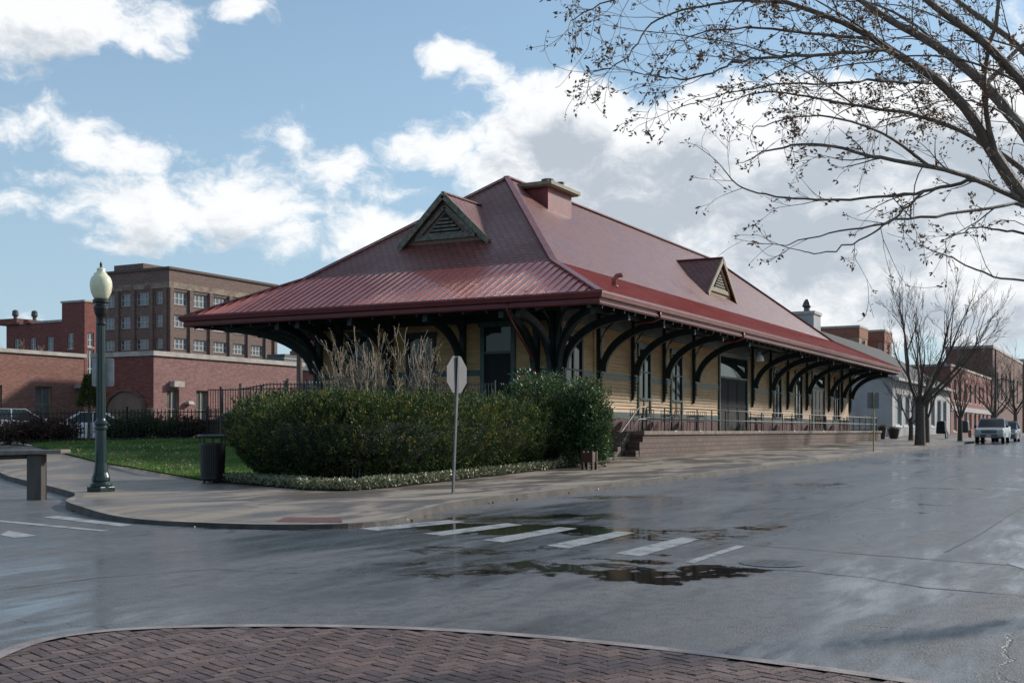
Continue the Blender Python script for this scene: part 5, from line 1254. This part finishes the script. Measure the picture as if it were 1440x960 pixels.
def cart(px, Z, label, tall, col):
    x, y = AT(px, Z); z = GZ(x, y); o = thing('planter_cart', label, 'cart', (x, y, z)); b = MB(); b.box(x - .6, x + .6, y - .4, y + .4, z + .4, z + tall, .1, .08); bevel(b.build('body', col, o), .12)
    for a in (-.45, .45):
        b = MB(); pts = [(x + a, y - .47, z + .3), (x + a, y - .37, z + .3)]; b.tube(pts, [.3, .3], 16); b.build('wheel', M_POT, o)
cart(1324, 100, 'dark covered cart with wheels parked on the pavement under the trees', 1.5, M_BLK); cart(1357, 112, 'black bulky cart beside the thin street tree', 1.55, M_IRON)
x, y = AT(1364.5, 108); hz_ = GZ(x, y); hy_ = thing('fire_hydrant', 'small red fire hydrant on the distant pavement before the parked truck', 'hydrant', (x, y, hz_)); b = MB(); b.lathe(x, y, [(.16, 0), (.16, .06), (.11, .1), (.11, .5), (.15, .53), (.15, .58), (.10, .70), (.03, .78)], 12, hz_); b.build('barrel', mat('hydrant_red', (.35, .04, .03), .4), hy_); b = MB(); b.tube([(x - .2, y, hz_ + .42), (x + .2, y, hz_ + .42)], .055, 8); b.build('nozzle', mat('hydrant_red_cap', (.25, .03, .03), .4), hy_)
# ---------------------------------------------------------- patio furniture on the platform
def ctable(x, y, z, label, rr=.42):
    o = thing('patio_table', label, 'table', (x, y, z), group='patio tables on the depot platform'); b = MB(); b.lathe(x, y, [(rr, .70), (rr, .735)], 18, z); b.build('tabletop', M_IRON, o); b = MB(); b.lathe(x, y, [(.03, .05), (.03, .70)], 8, z); b.build('stem', M_IRON, o); b = MB(); b.lathe(x, y, [(.24, .0), (.22, .03), (.05, .05)], 14, z); b.build('base', M_IRON, o); return o
def cchair(x, y, z, rz, label):
    o = thing('patio_chair', label, 'chair', (x, y, z), rotz=rz, group='patio chairs on the depot platform', local=True)
    b = MB(); b.box(-.21, .21, -.2, .2, .43, .455); b.build('seat', M_IRON, o)
    for a in (-.19, .19):
        b = MB(); b.bar((a, -.2, 0), (a, -.18, .43), .028, .028); b.build('leg', M_IRON, o); b = MB(); b.bar((a, .24, 0), (a, .19, .43), .028, .028); b.build('leg', M_IRON, o)
    b = MB()
    for a in (-.19, .19): b.bar((a, .19, .45), (a, .25, .92), .026, .026)
    b.bar((-.19, .25, .92), (.19, .25, .92), .03, .03); b.bar((-.19, .215, .66), (.19, .215, .66), .025, .025)
    for a in (-.1, 0, .1): b.bar((a, .215, .66), (a, .25, .92), .018, .018)
    b.build('backrest', M_IRON, o)
    b = MB()
    for a in (-.22, .22): b.bar((a, -.16, .66), (a, .2, .68), .03, .025); b.bar((a, -.16, .45), (a, -.16, .66), .02, .02)
    b.build('armrest', M_IRON, o)
desc = ['nearest the steps end', 'before the second window', 'before the black freight doors', 'just past the freight doors', 'before the middle windows', 'before the brown doors', 'near the far end of the platform']
for i, x in enumerate((46.6, 50.2, 53.6, 63.5, 71.0, 78.5, 85.5)):
    ctable(x, 18.65, 1.387, 'round black patio table on the platform ' + desc[i]); 
    cchair(x - .75, 18.6, 1.387, R(90), 'black metal patio chair left of the table ' + desc[i]); cchair(x + .75, 18.7, 1.387, R(-90), 'black metal patio chair right of the table ' + desc[i])
def pictable(x, y, z, label):
    o = thing('picnic_table', label, 'table', (x, y, z), group='picnic tables on the terrace'); b = MB(); b.box(x - .38, x + .38, y - .9, y + .9, .72 + z, .76 + z); b.build('tabletop', M_BLK, o)
    for s_ in (-1, 1): b = MB(); b.box(x + s_ * .72 - .13, x + s_ * .72 + .13, y - .9, y + .9, z + .43, z + .46); b.build('bench', M_BLK, o)
    for s_ in (-1, 1): b = MB(); b.bar((x - .6, y + s_ * .6, z), (x + .3, y + s_ * .6, z + .72), .05, .05); b.bar((x + .6, y + s_ * .6, z), (x - .3, y + s_ * .6, z + .72), .05, .05); b.bar((x - .75, y + s_ * .6, z + .42), (x + .75, y + s_ * .6, z + .42), .05, .05); b.build('leg_frame', M_BLK, o)
pictable(37.3, 24.3, 1.87, 'black picnic table on the terrace behind the railing, nearer the stop sign'); pictable(37.3, 28.2, 1.87, 'black picnic table on the terrace behind the bare pale shrub')
# ---------------------------------------------------------- cars
M_TYRE = mat('tyre_rubber', (.012, .012, .012), .8); M_RIM = mat('alloy_rim', (.35, .35, .36), .3, metal=.8); M_CGL = mat('car_glass', (.012, .018, .018), .06, (.02, .026, .026), 1, spec=.45)
M_CHR = mat('chrome', (.5, .5, .5), .15, metal=1.0); M_LAMPC = mat('headlamp_lens', (.55, .53, .48), .1); M_AMB = mat('amber_lens', (.6, .22, .04), .2); M_REDL = mat('tail_lens', (.35, .02, .02), .2); M_DGR = mat('dark_plastic', (.02, .02, .022), .5)
def paintm(n, c): return mat(n, c, .25, tuple(v * .92 for v in c), 1.5, coat=.6)
def car(name, label, loc, rz, paint_, prof, roof, wid, whl, L, truck=False, group=None, z=0):
    """prof: lower body side outline (x,z) front at +x ; roof: greenhouse outline; local frame"""
    o = thing(name, label, 'truck' if truck else 'car', loc, rotz=rz, local=True, group=group)
    hw = wid / 2
    # body: loft of the side profile across the width with tucked edges
    b = MB(); secs = [(-hw, .93), (-hw * .985, .975), (-hw * .9, 1.0), (0, 1.012), (hw * .9, 1.0), (hw * .985, .975), (hw, .93)]
    cx = sum(p[0] for p in prof) / len(prof); n = len(prof)
    for (yy, k) in secs:
        for (x, zz) in prof: b.v.append((cx + (x - cx) * (.985 if abs(yy) > hw * .95 else 1.0), yy, zz * k if zz > .55 else zz))
    for s_ in range(len(secs) - 1):
        for i in range(n): b.f.append((s_ * n + i, s_ * n + (i + 1) % n, (s_ + 1) * n + (i + 1) % n, (s_ + 1) * n + i))
    b.f.append(tuple(range(n))); b.f.append(tuple((len(secs) - 1) * n + n - 1 - i for i in range(n)))
    body = fixnormals(b.build('body', paint_, o, smooth=False)); bevel(body, .035, 2, 35)
    # greenhouse: roof (paint) and glass
    tw_ = hw * .80; bt = roof
    b = MB(); zt_ = max(p[1] for p in bt); nb = len(bt)
    def gy(z_): f = (z_ - bt[0][1]) / (zt_ - bt[0][1]); return hw * .955 - (hw * .955 - tw_) * max(0, min(1, f))
    for s_ in (-1, 1):
        for (x, zz) in bt: b.v.append((x, s_ * gy(zz), zz))
    for i in range(nb - 1): b.f.append((i, i + 1, nb + i + 1, nb + i))
    b.f.append(tuple(range(nb))); b.f.append(tuple(nb + nb - 1 - i for i in range(nb)))
    g_ = fixnormals(b.build('glasshouse', M_CGL, o)); 
    # pillars and roof skin
    b = MB()
    topi = [p for p in bt if p[1] > zt_ - .06]; xf, xb = max(p[0] for p in topi), min(p[0] for p in topi)
    b.box(xb - .03, xf + .03, -tw_ * 1.0, tw_ * 1.0, zt_ - .015, zt_ + .03)
    for s_ in (-1, 1):
        y0_, y1_ = s_ * gy(bt[0][1]) * 1.0, s_ * tw_
        b.bar((bt[0][0], y0_, bt[0][1]), (xf, y1_, zt_), .07, .06); b.bar((bt[-1][0], y0_, bt[-1][1]), (xb, y1_, zt_), .12, .10)
        xm = (bt[0][0] + bt[-1][0]) / 2 - .1; b.bar((xm, y0_ * 1.005, bt[0][1]), (xm, y1_ * 1.01, zt_), .08, .05)
    bevel(b.build('roof', paint_, o), .015)
    for wx in whl:
        for s_ in (-1, 1):
            R_ = .39 if truck else .33; b = MB(); b.tube([(wx, s_ * (hw - .22), R_), (wx, s_ * (hw + .012), R_)], [R_, R_], 22); w2 = b.build('wheel', M_TYRE, o)
            b = MB(); b.tube([(wx, s_ * (hw - .1), R_), (wx, s_ * (hw + .02), R_)], [R_ * .62, R_ * .6], 16); b.build('rim', M_RIM, w2)
            b = MB(); 
            for k in range(10):
                a0 = PI * k / 10; a1 = PI * (k + 1) / 10; b.bar((wx + (R_ + .05) * math.cos(a0), s_ * (hw + .004), R_ + (R_ + .05) * math.sin(a0)), (wx + (R_ + .05) * math.cos(a1), s_ * (hw + .004), R_ + (R_ + .05) * math.sin(a1)), .03, .05)
            b.build('wheel_arch', M_DGR if not truck else paint_, o)
    xf_ = max(p[0] for p in prof); xr_ = min(p[0] for p in prof); zm = .86 if truck else .62
    b = MB(); b.box(xf_ - .12, xf_ + .02, -hw * .52, hw * .52, zm - .08, zm + .14); b.build('grille', M_DGR, o)
    for k in range(3): pass
    b = MB(); b.box(xf_ - .1, xf_ + .035, -hw * .5, hw * .5, zm + .015, zm + .05); b.build('grille_bar', M_CHR, o)
    b = MB(); b.box(xf_ - .15, xf_ + .07, -hw * .97, hw * .97, zm - .36, zm - .12); bevel(b.build('bumper', paint_ if not truck else mat('bumper_silver', (.35, .35, .36), .3), o), .03)
    b = MB(); b.box(xf_ - .05, xf_ + .078, -hw * .6, hw * .6, zm - .30, zm - .2); b.build('air_intake', M_DGR, o)
    b = MB(); b.box(xf_ + .0, xf_ + .09, -.16, .16, zm - .34, zm - .2); b.build('number_plate', M_WIN, o)
    for s_ in (-1, 1):
        y0_, y1_ = sorted((s_ * hw * .56, s_ * hw * .93)); b = MB(); b.box(xf_ - .14, xf_ + .012, y0_, y1_, zm - .04, zm + .15); bevel(b.build('headlight', M_LAMPC, o), .02)
        y0_, y1_ = sorted((s_ * hw * .80, s_ * hw * .945)); b = MB(); b.box(xf_ - .14, xf_ + .02, y0_, y1_, zm + .10, zm + .155); b.build('indicator', M_AMB, o)
        y0_, y1_ = sorted((s_ * hw * .70, s_ * hw * .97)); b = MB(); b.box(xr_ - .012, xr_ + .1, y0_, y1_, zm + .02, zm + .22); b.build('tail_light', M_REDL, o)
        b = MB(); yy0, yy1 = sorted((s_ * (hw + .02), s_ * (hw + .2))); b.box(bt[0][0] - .22, bt[0][0] - .10, yy0, yy1, bt[0][1] + .02, bt[0][1] + .2); bevel(b.build('door_mirror', M_DGR if truck else paint_, o), .03)
        b = MB(); yy0, yy1 = sorted((s_ * hw * .98, s_ * (hw + .006)))
        for xd in (bt[0][0] - .25, (bt[0][0] + bt[-1][0]) / 2 - .1, bt[-1][0] + .1): b.box(xd - .008, xd + .008, yy0, yy1, .42, bt[0][1] - .08)
        b.build('door_seam', M_DGR, o)
    return o
tp = [(2.55, .52), (2.68, .60), (2.70, .80), (2.66, 1.02), (2.45, 1.12), (1.35, 1.20), (-.95, 1.22), (-1.0, 1.28), (-2.75, 1.28), (-2.78, .62), (-2.6, .50), (-2.2, .46), (-1.2, .46), (1.1, .46), (2.2, .46)]
tg = [(1.32, 1.16), (.62, 1.78), (.40, 1.84), (-.75, 1.84), (-.85, 1.80), (-1.0, 1.16)]
x, y = AT(1408, 86.0); z = RZ(x, y)
car('pickup_truck', 'silver pickup truck parked at the kerb facing the camera on the far right', (x + 1.2, 9.55, z), PI, paintm('silver_paint', (.50, .51, .50)), tp, tg, 1.98, (1.75, -1.75), 5.4, truck=True)
sp_ = [(2.2, .35), (2.28, .50), (2.25, .68), (2.0, .80), (1.15, .92), (-1.5, .98), (-2.1, .96), (-2.25, .80), (-2.27, .5), (-2.15, .32), (-1.0, .22), (1.0, .22)]
sgp = [(1.1, .90), (.35, 1.34), (.1, 1.42), (-.7, 1.42), (-.95, 1.36), (-1.65, .96)]
car('parked_car', 'dark blue car with pale roof parked behind the silver truck at the right edge', (x + 9.5, 9.4, RZ(x + 9, 9.4)), PI, paintm('dark_blue_paint', (.06, .065, .10)), [(a, h * 1.12) for a, h in sp_], [(a, h * 1.16) for a, h in sgp], 1.84, (1.4, -1.4), 4.5)
x, y = AT(145, 56.0); z = lotz(x, y) + rise(x) * 1.0
car('parked_car', 'white sedan side-on behind the iron fence, right one of two in the car park', (x, y, RZ(x, y)), R(HEAD - 90 + 12) , paintm('white_paint', (.62, .62, .63)), sp_, sgp, 1.8, (1.4, -1.4), 4.5)
x, y = AT(20, 58.0)
car('parked_car', 'pale grey estate car behind the iron fence at the left edge of the photo', (x, y, RZ(x, y)), R(HEAD - 90 + 50), paintm('grey_car_paint', (.38, .41, .45)), [(a, h * 1.15) for a, h in sp_], [(1.2, 1.0), (.5, 1.55), (.2, 1.62), (-1.5, 1.62), (-1.75, 1.56), (-2.1, 1.05)], 1.85, (1.4, -1.4), 4.5)
x, y = AT(350, 58.0)
car('parked_car', 'pale car partly hidden behind the raised black railing left of the depot', (x, y, RZ(x, y)), R(HEAD - 90 + 8), paintm('cream_paint', (.45, .42, .36)), [(a, h * 1.1) for a, h in sp_], [(a, h * 1.12) for a, h in sgp], 1.82, (1.4, -1.4), 4.5)
# ---------------------------------------------------------- bushes by the fence, topiary
M_RUS = leafmat('rusty_bush_leaf', (.07, .028, .022), (.11, .05, .032), (.16, .10, .03), .6, .25); M_DGB = leafmat('dull_green_leaf', (.03, .05, .014), (.07, .10, .022), (.17, .17, .03), .6, .2)
for i, (px, Z, rr, hh, m, lab) in enumerate(((10, 43.2, .9, .42, M_RUS, 'dark reddish shrub at the fence foot at the left edge'), (48, 43.8, 1.0, .52, M_RUS, 'dark reddish twiggy shrub at the fence under the parked grey car'), (84, 44.4, .8, .45, M_RUS, 'small rusty shrub left of the clipped tree'),
     (165, 45.8, .8, .42, M_DGB, 'green shrub behind the fence right of the lamp post'), (195, 46.4, 1.0, .60, M_DGB, 'yellow-green shrub with dark base at the middle of the fence'), (232, 46.8, .8, .45, M_DGB, 'low dull green shrub by the right part of the fence'), (262, 47, .8, .48, M_RUS, 'brownish shrub by the fence near the litter bin'))):
    x, y = AT(px, Z); shrub('fence_shrub', lab, (x, y, GZ(x, y)), (rr * .8, rr, hh), m, 700, .10, 20 + i, group='shrubs along the iron fence')
x, y = AT(125, 43.6); z = GZ(x, y); o = thing('clipped_tree', 'small clipped lollipop tree on a thin dark trunk by the iron fence', 'tree', (x, y, z)); b = MB(); b.tube([(x, y, z - .1), (x + .02, y, z + 1.2), (x, y, z + 2.2)], [.07, .05, .04], 8); b.build('trunk', M_BARKD, o)
pp, nn = [], []
for _ in range(3500):
    t = random.random(); a = random.uniform(0, 2 * PI); r = .40 * (1 - .72 * t) * math.sqrt(random.uniform(.3, 1.05)) ; pp.append((x + r * math.cos(a), y + r * math.sin(a), z + 1.35 + t * 1.15 + random.gauss(0, .03))); nn.append((math.cos(a), math.sin(a), .6))
leaves('crown', pp, nn, .11, M_DGB, o, .3, None, .5, off=OFF[o.name])
# ---------------------------------------------------------- street trees (bare)
def baretree(name, label, px, Z, H, r, seed, depth=5, fork=.22, spread=.34, stems=7, mt=None, d0=1.0, flare=.62, group=None, kids=(1, 3), lean=0.0):
    rs = random.Random(seed); x, y = AT(px, Z); z = GZ(x, y); o = thing(name, label, 'tree', (x, y, z), group=group)
    b = MB(); fk = H * fork; b.tube([(x, y, z - .2), (x, y, z + .1), (x + .03, y, z + fk * .5), (x, y, z + fk), (x + .05, y, z + fk * 1.3)], [r * 1.5, r * 1.15, r, r * .95, r * .6], 10); b.build('trunk', mt or M_BARKD, o)
    b = MB()
    for k in range(stems):
        a = 2 * PI * k / stems + rs.uniform(-.3, .3); t = rs.uniform(.8, 1.15); f = rs.uniform(.35, 1.0) * flare
        grow(b, (x, y, z + fk * t), (math.cos(a) * f * 1.25 + RT[0] * lean, math.sin(a) * f * 1.25 + RT[1] * lean, 1.0), H * (1 - fork) * .43 * rs.uniform(.85, 1.15), r * .40, depth, rs, spread * 1.25, .13, 5, kids, .007, None, .62, .09, 6, .25)
    b.build('crown', mt or M_BARKD, o); return o
baretree('street_tree', 'large bare vase-shaped street tree beyond the depot end, tallest on the pavement', 1294, 73, 10.9, .30, 5, depth=5, stems=9, flare=.80, kids=(1, 3), lean=.20)
baretree('street_tree', 'bare street tree close behind the largest one, forking low', 1303, 82, 7.0, .20, 8, depth=4, stems=6)
baretree('street_tree', 'thin bare street tree between the largest tree and the parked truck', 1350, 90, 7.2, .17, 9, depth=5, stems=7, flare=.6)
baretree('street_tree', 'slim straight bare tree against the white building windows', 1281, 90, 6.0, .17, 12, depth=4, stems=5)
baretree('street_tree', 'hazy bare tree behind the parked truck, furthest along the pavement', 1398, 125, 9.0, .2, 14, depth=5, stems=8, flare=.8)
baretree('street_tree', 'bare grey tree behind the dark blue car at the right edge', 1428, 140, 11.0, .22, 15, depth=5, stems=8, flare=.8)
baretree('bare_tree', 'bare pale tree growing in front of the dark red wing at the far left', 40, 110, 8.6, .16, 17, depth=4, stems=6, mt=M_TWIGP, fork=.5)
# distant lamp post arms near the truck
x, y = AT(1400, 105); z = GZ(x, y); o = thing('street_lamp', 'distant dark street lamp with twin arms rising behind the parked truck', 'street lamp', (x, y, z)); b = MB(); b.lathe(x, y, [(.12, 0), (.07, 8)], 8, z); b.build('pole', M_IRON, o)
b = MB(); b.tube([(x, y, z + 5.2), (x + .2, y - .6, z + 5.35), (x + .3, y - 1.2, z + 5.1)], .05, 6); b.build('arm', M_IRON, o); b = MB(); b.box(x + .15, x + .45, y - 1.6, y - 1.1, z + 4.95, z + 5.12); b.build('lamp_head', M_STEEL, o)
# ---------------------------------------------------------- the near tree reaching in from the right
M_BUDC = leafmat('dry_seed_cluster', (.09, .05, .035), (.18, .11, .065), (.26, .17, .08), .7, .25)
def near_tree():
    rs = random.Random(42); x, y = AT(1690, 9.6)
    o = thing('overhanging_tree', 'budding tree leaning in from the right edge, its branches filling the top right sky', 'tree', (x, y, 0))
    def W(px, py, Z): q = AT(px, Z); return (q[0], q[1], EYE + (HY - py) * Z / FPX)
    fk = W(1560, 420, 9.4)
    b = MB(); b.tube([(x, y, -.1), (x, y, .3), W(1670, 700, 9.6), W(1620, 540, 9.5), fk], [.30, .22, .19, .17, .14], 12); b.build('trunk', M_BARKL, o)
    b = MB(); tw = MB(); bud = []
    limbs = [  # pixel polylines with distance, start radius, end radius
     ([fk, W(1500, 340, 9.3), W(1440, 280, 9.2), W(1400, 220, 9.1), W(1363, 156, 9.0), W(1317, 110, 9.0), W(1271, 83, 8.9), W(1230, 55, 8.9), W(1180, 28, 8.8), W(1111, 5, 8.7), W(1060, -10, 8.6)], .085, .012),
     ([fk, W(1500, 270, 9.6), W(1440, 184, 9.7), W(1386, 119, 9.8), W(1331, 73, 9.8), W(1285, 46, 9.9), W(1249, 28, 9.9), W(1203, -5, 10), W(1150, -40, 10)], .075, .02),
     ([fk, W(1510, 210, 9.0), W(1440, 119, 8.7), W(1386, 60, 8.6), W(1340, 28, 8.5), W(1295, -5, 8.4), W(1250, -50, 8.4)], .06, .02),
     ([fk, W(1520, 170, 10), W(1440, 69, 10.3), W(1386, 30, 10.4), W(1330, -10, 10.5)], .05, .02),
     ([W(1500, 300, 9.6), W(1440, 238, 9.9), W(1386, 202, 10), W(1331, 174, 10.1), W(1272, 158, 10.2), W(1203, 149, 10.2), W(1148, 138, 10.3), W(1100, 128, 10.3), W(1050, 134, 10.3)], .034, .006),
     ([W(1440, 283, 9.2), W(1423, 275, 9.1), W(1368, 250, 8.9), W(1304, 232, 8.7), W(1230, 222, 8.6), W(1180, 206, 8.5), W(1120, 202, 8.4), W(1070, 215, 8.4)], .034, .006),
     ([W(1392, 258, 9.0), W(1372, 252, 9.0), W(1317, 266, 9.2), W(1267, 275, 9.3), W(1203, 281, 9.4), W(1139, 281, 9.5), W(1084, 277, 9.5), W(1038, 264, 9.6), W(1016, 236, 9.6)], .022, .005),
     ([W(1260, 76, 8.9), W(1244, 69, 8.8), W(1180, 76, 8.6), W(1111, 80, 8.4), W(1060, 82, 8.3), W(1028, 90, 8.3), W(985, 110, 8.2), W(940, 112, 8.2), W(905, 105, 8.1)], .022, .004),
     ([W(1300, 268, 9.2), W(1267, 300, 9.0), W(1240, 320, 8.9), W(1203, 339, 8.8), W(1157, 360, 8.7), W(1125, 352, 8.7)], .014, .004),
     ([W(1500, 310, 9.2), W(1440, 284, 9.0), W(1363, 298, 8.8), W(1285, 307, 8.6), W(1216, 318, 8.5), W(1160, 330, 8.4), W(1102, 345, 8.4)], .022, .004),
     ([W(1540, 360, 9.5), W(1440, 326, 9.4), W(1400, 324, 9.4), W(1368, 316, 9.4), W(1330, 340, 9.4)], .018, .004),
     ([W(1540, 400, 9.5), W(1440, 394, 9.0), W(1400, 390, 8.9), W(1359, 374, 8.8), W(1331, 358, 8.8), W(1310, 352, 8.8)], .014, .004),
     ([W(1203, 149, 10.2), W(1120, 90, 10), W(1040, 60, 9.8), W(960, 50, 9.7), W(880, 40, 9.6)], .010, .003), ([W(1271, 83, 8.9), W(1200, 30, 8.7), W(1120, -15, 8.5)], .012, .005),
     ([W(1440, 119, 8.7), W(1380, 90, 8.5), W(1300, 75, 8.4), W(1220, 88, 8.3), W(1140, 100, 8.2)], .012, .004), ([W(1440, 69, 10.3), W(1370, 50, 10.1), W(1290, 10, 10), W(1230, 5, 9.9)], .012, .004), ([W(1440, 184, 9.7), W(1400, 150, 9.4), W(1350, 140, 9.2), W(1290, 150, 9.1), W(1230, 180, 9.0)], .012, .004),
     ([W(1111, 5, 8.7), W(1040, 0, 8.6), W(980, 10, 8.5), W(927, 22, 8.4), W(900, 55, 8.4), W(872, 92, 8.3), W(834, 102, 8.3)], .014, .004),
     ([W(1060, -10, 8.6), W(960, -25, 8.5), W(890, -12, 8.4), W(836, 9, 8.4), W(802, 32, 8.4)], .012, .004),
     ([W(1317, 110, 9.0), W(1280, 118, 8.8), W(1230, 112, 8.6), W(1170, 120, 8.5), W(1100, 116, 8.4), W(1030, 130, 8.3), W(972, 146, 8.3)], .016, .004),
     ([W(1304, 232, 8.7), W(1250, 190, 8.5), W(1190, 168, 8.4), W(1130, 160, 8.3), W(1060, 180, 8.2)], .016, .004),
     ([W(1331, 73, 9.8), W(1270, 20, 10), W(1180, -10, 10)], .02, .006), ([W(1230, 55, 8.9), W(1150, 50, 8.7), W(1080, 40, 8.6), W(1000, 40, 8.5), W(950, 60, 8.4)], .018, .004),
     ([W(1400, 220, 9.1), W(1380, 120, 8.8), W(1400, 20, 8.6), W(1420, -30, 8.5)], .03, .012), ([W(1386, 119, 9.8), W(1440, 60, 10), W(1500, 0, 10)], .03, .012)]
    def smooth_(p):
        p = [Vector(q) for q in p]
        for _ in range(2):
            n = [p[0]]
            for a, c in zip(p[:-1], p[1:]): n += [a.lerp(c, .25), a.lerp(c, .75)]
            p = n + [p[-1]]
        return p
    cen = Vector(fk)
    def twig(p, d, L, r, dep_):
        pts = [Vector(p)]; d = Vector(d).normalized(); n = 5; rd = [r]; cv_ = Vector((rs.gauss(0, .10), rs.gauss(0, .10), rs.gauss(.02, .10)))
        for i in range(n):
            d = (d + cv_ + Vector((rs.gauss(0, .09), rs.gauss(0, .09), rs.gauss(0, .09)))).normalized(); pts.append(pts[-1] + d * L / n); rd.append(max(.0018, r * (1 - .7 * (i + 1) / n)))
        tw.tube(pts, rd, 4 if r > .005 else 3, cap=False)
        for k in ([n] if rs.random() < .85 else []) + ([rs.randint(1, n)] if rs.random() < .30 else []):
            for q in range(rs.randint(3, 7)): bud.append((tuple(pts[k] + Vector((rs.gauss(0, .012), rs.gauss(0, .012), rs.gauss(0, .012)))), tuple(d)))
        if dep_ > 0:
            for k in range(rs.randint(2, 4)):
                i = rs.randint(1, n); dd = (pts[i] - pts[i - 1]).normalized(); ax = dd.cross(Vector((rs.gauss(0, 1), rs.gauss(0, 1), rs.gauss(0, 1)))).normalized()
                twig(pts[i], dd + ax * rs.uniform(.3, .9), L * rs.uniform(.35, .65), rd[i] * .7, dep_ - 1)
    for P_, r0, r1 in limbs:
        s_ = smooth_(P_); n = len(s_); s_ = [q + Vector((rs.gauss(0, .008),) * 3) if 2 < k < n - 1 else q for k, q in enumerate(s_)]
        rd = [r0 + (r1 - r0) * (k / (n - 1)) ** .8 for k in range(n)]; b.tube(s_, [q * .85 for q in rd], 8 if r0 > .03 else 6)
        for k in range(3, n):
            seg = (s_[k] - s_[k - 1]); 
            if seg.length < 1e-4: continue
            cnt = seg.length * (7.0 if r0 < .04 else 6.5) * (1.0 if sum(q[1] for q in [(0, s_[k].z)]) > 3.6 else .45)
            cnt = int(cnt) + (1 if rs.random() < cnt % 1 else 0)
            for _ in range(cnt):
                dd = seg.normalized(); ax = dd.cross(Vector((rs.gauss(0, 1), rs.gauss(0, 1), rs.gauss(0, 1)))).normalized()
                twig(s_[k - 1].lerp(s_[k], rs.random()), dd + ax * rs.uniform(.35, 1.0), rs.uniform(.20, .55), max(.0025, min(.0065, rd[k] * .45)), 2 if rs.random() < .25 else 1)
        twig(s_[-1], s_[-1] - s_[-2], .4, max(.003, r1), 1)
    b.build('limb', M_BARKL, o); tag(tw.build('twigs', M_BARKL, o), kind='stuff')
    leaves('seed_clusters', [q[0] for q in bud], [q[1] for q in bud], .034, M_BUDC, o, .42, None, .75, off=OFF[o.name])
    print('near tree', len(tw.v), len(bud))
near_tree()
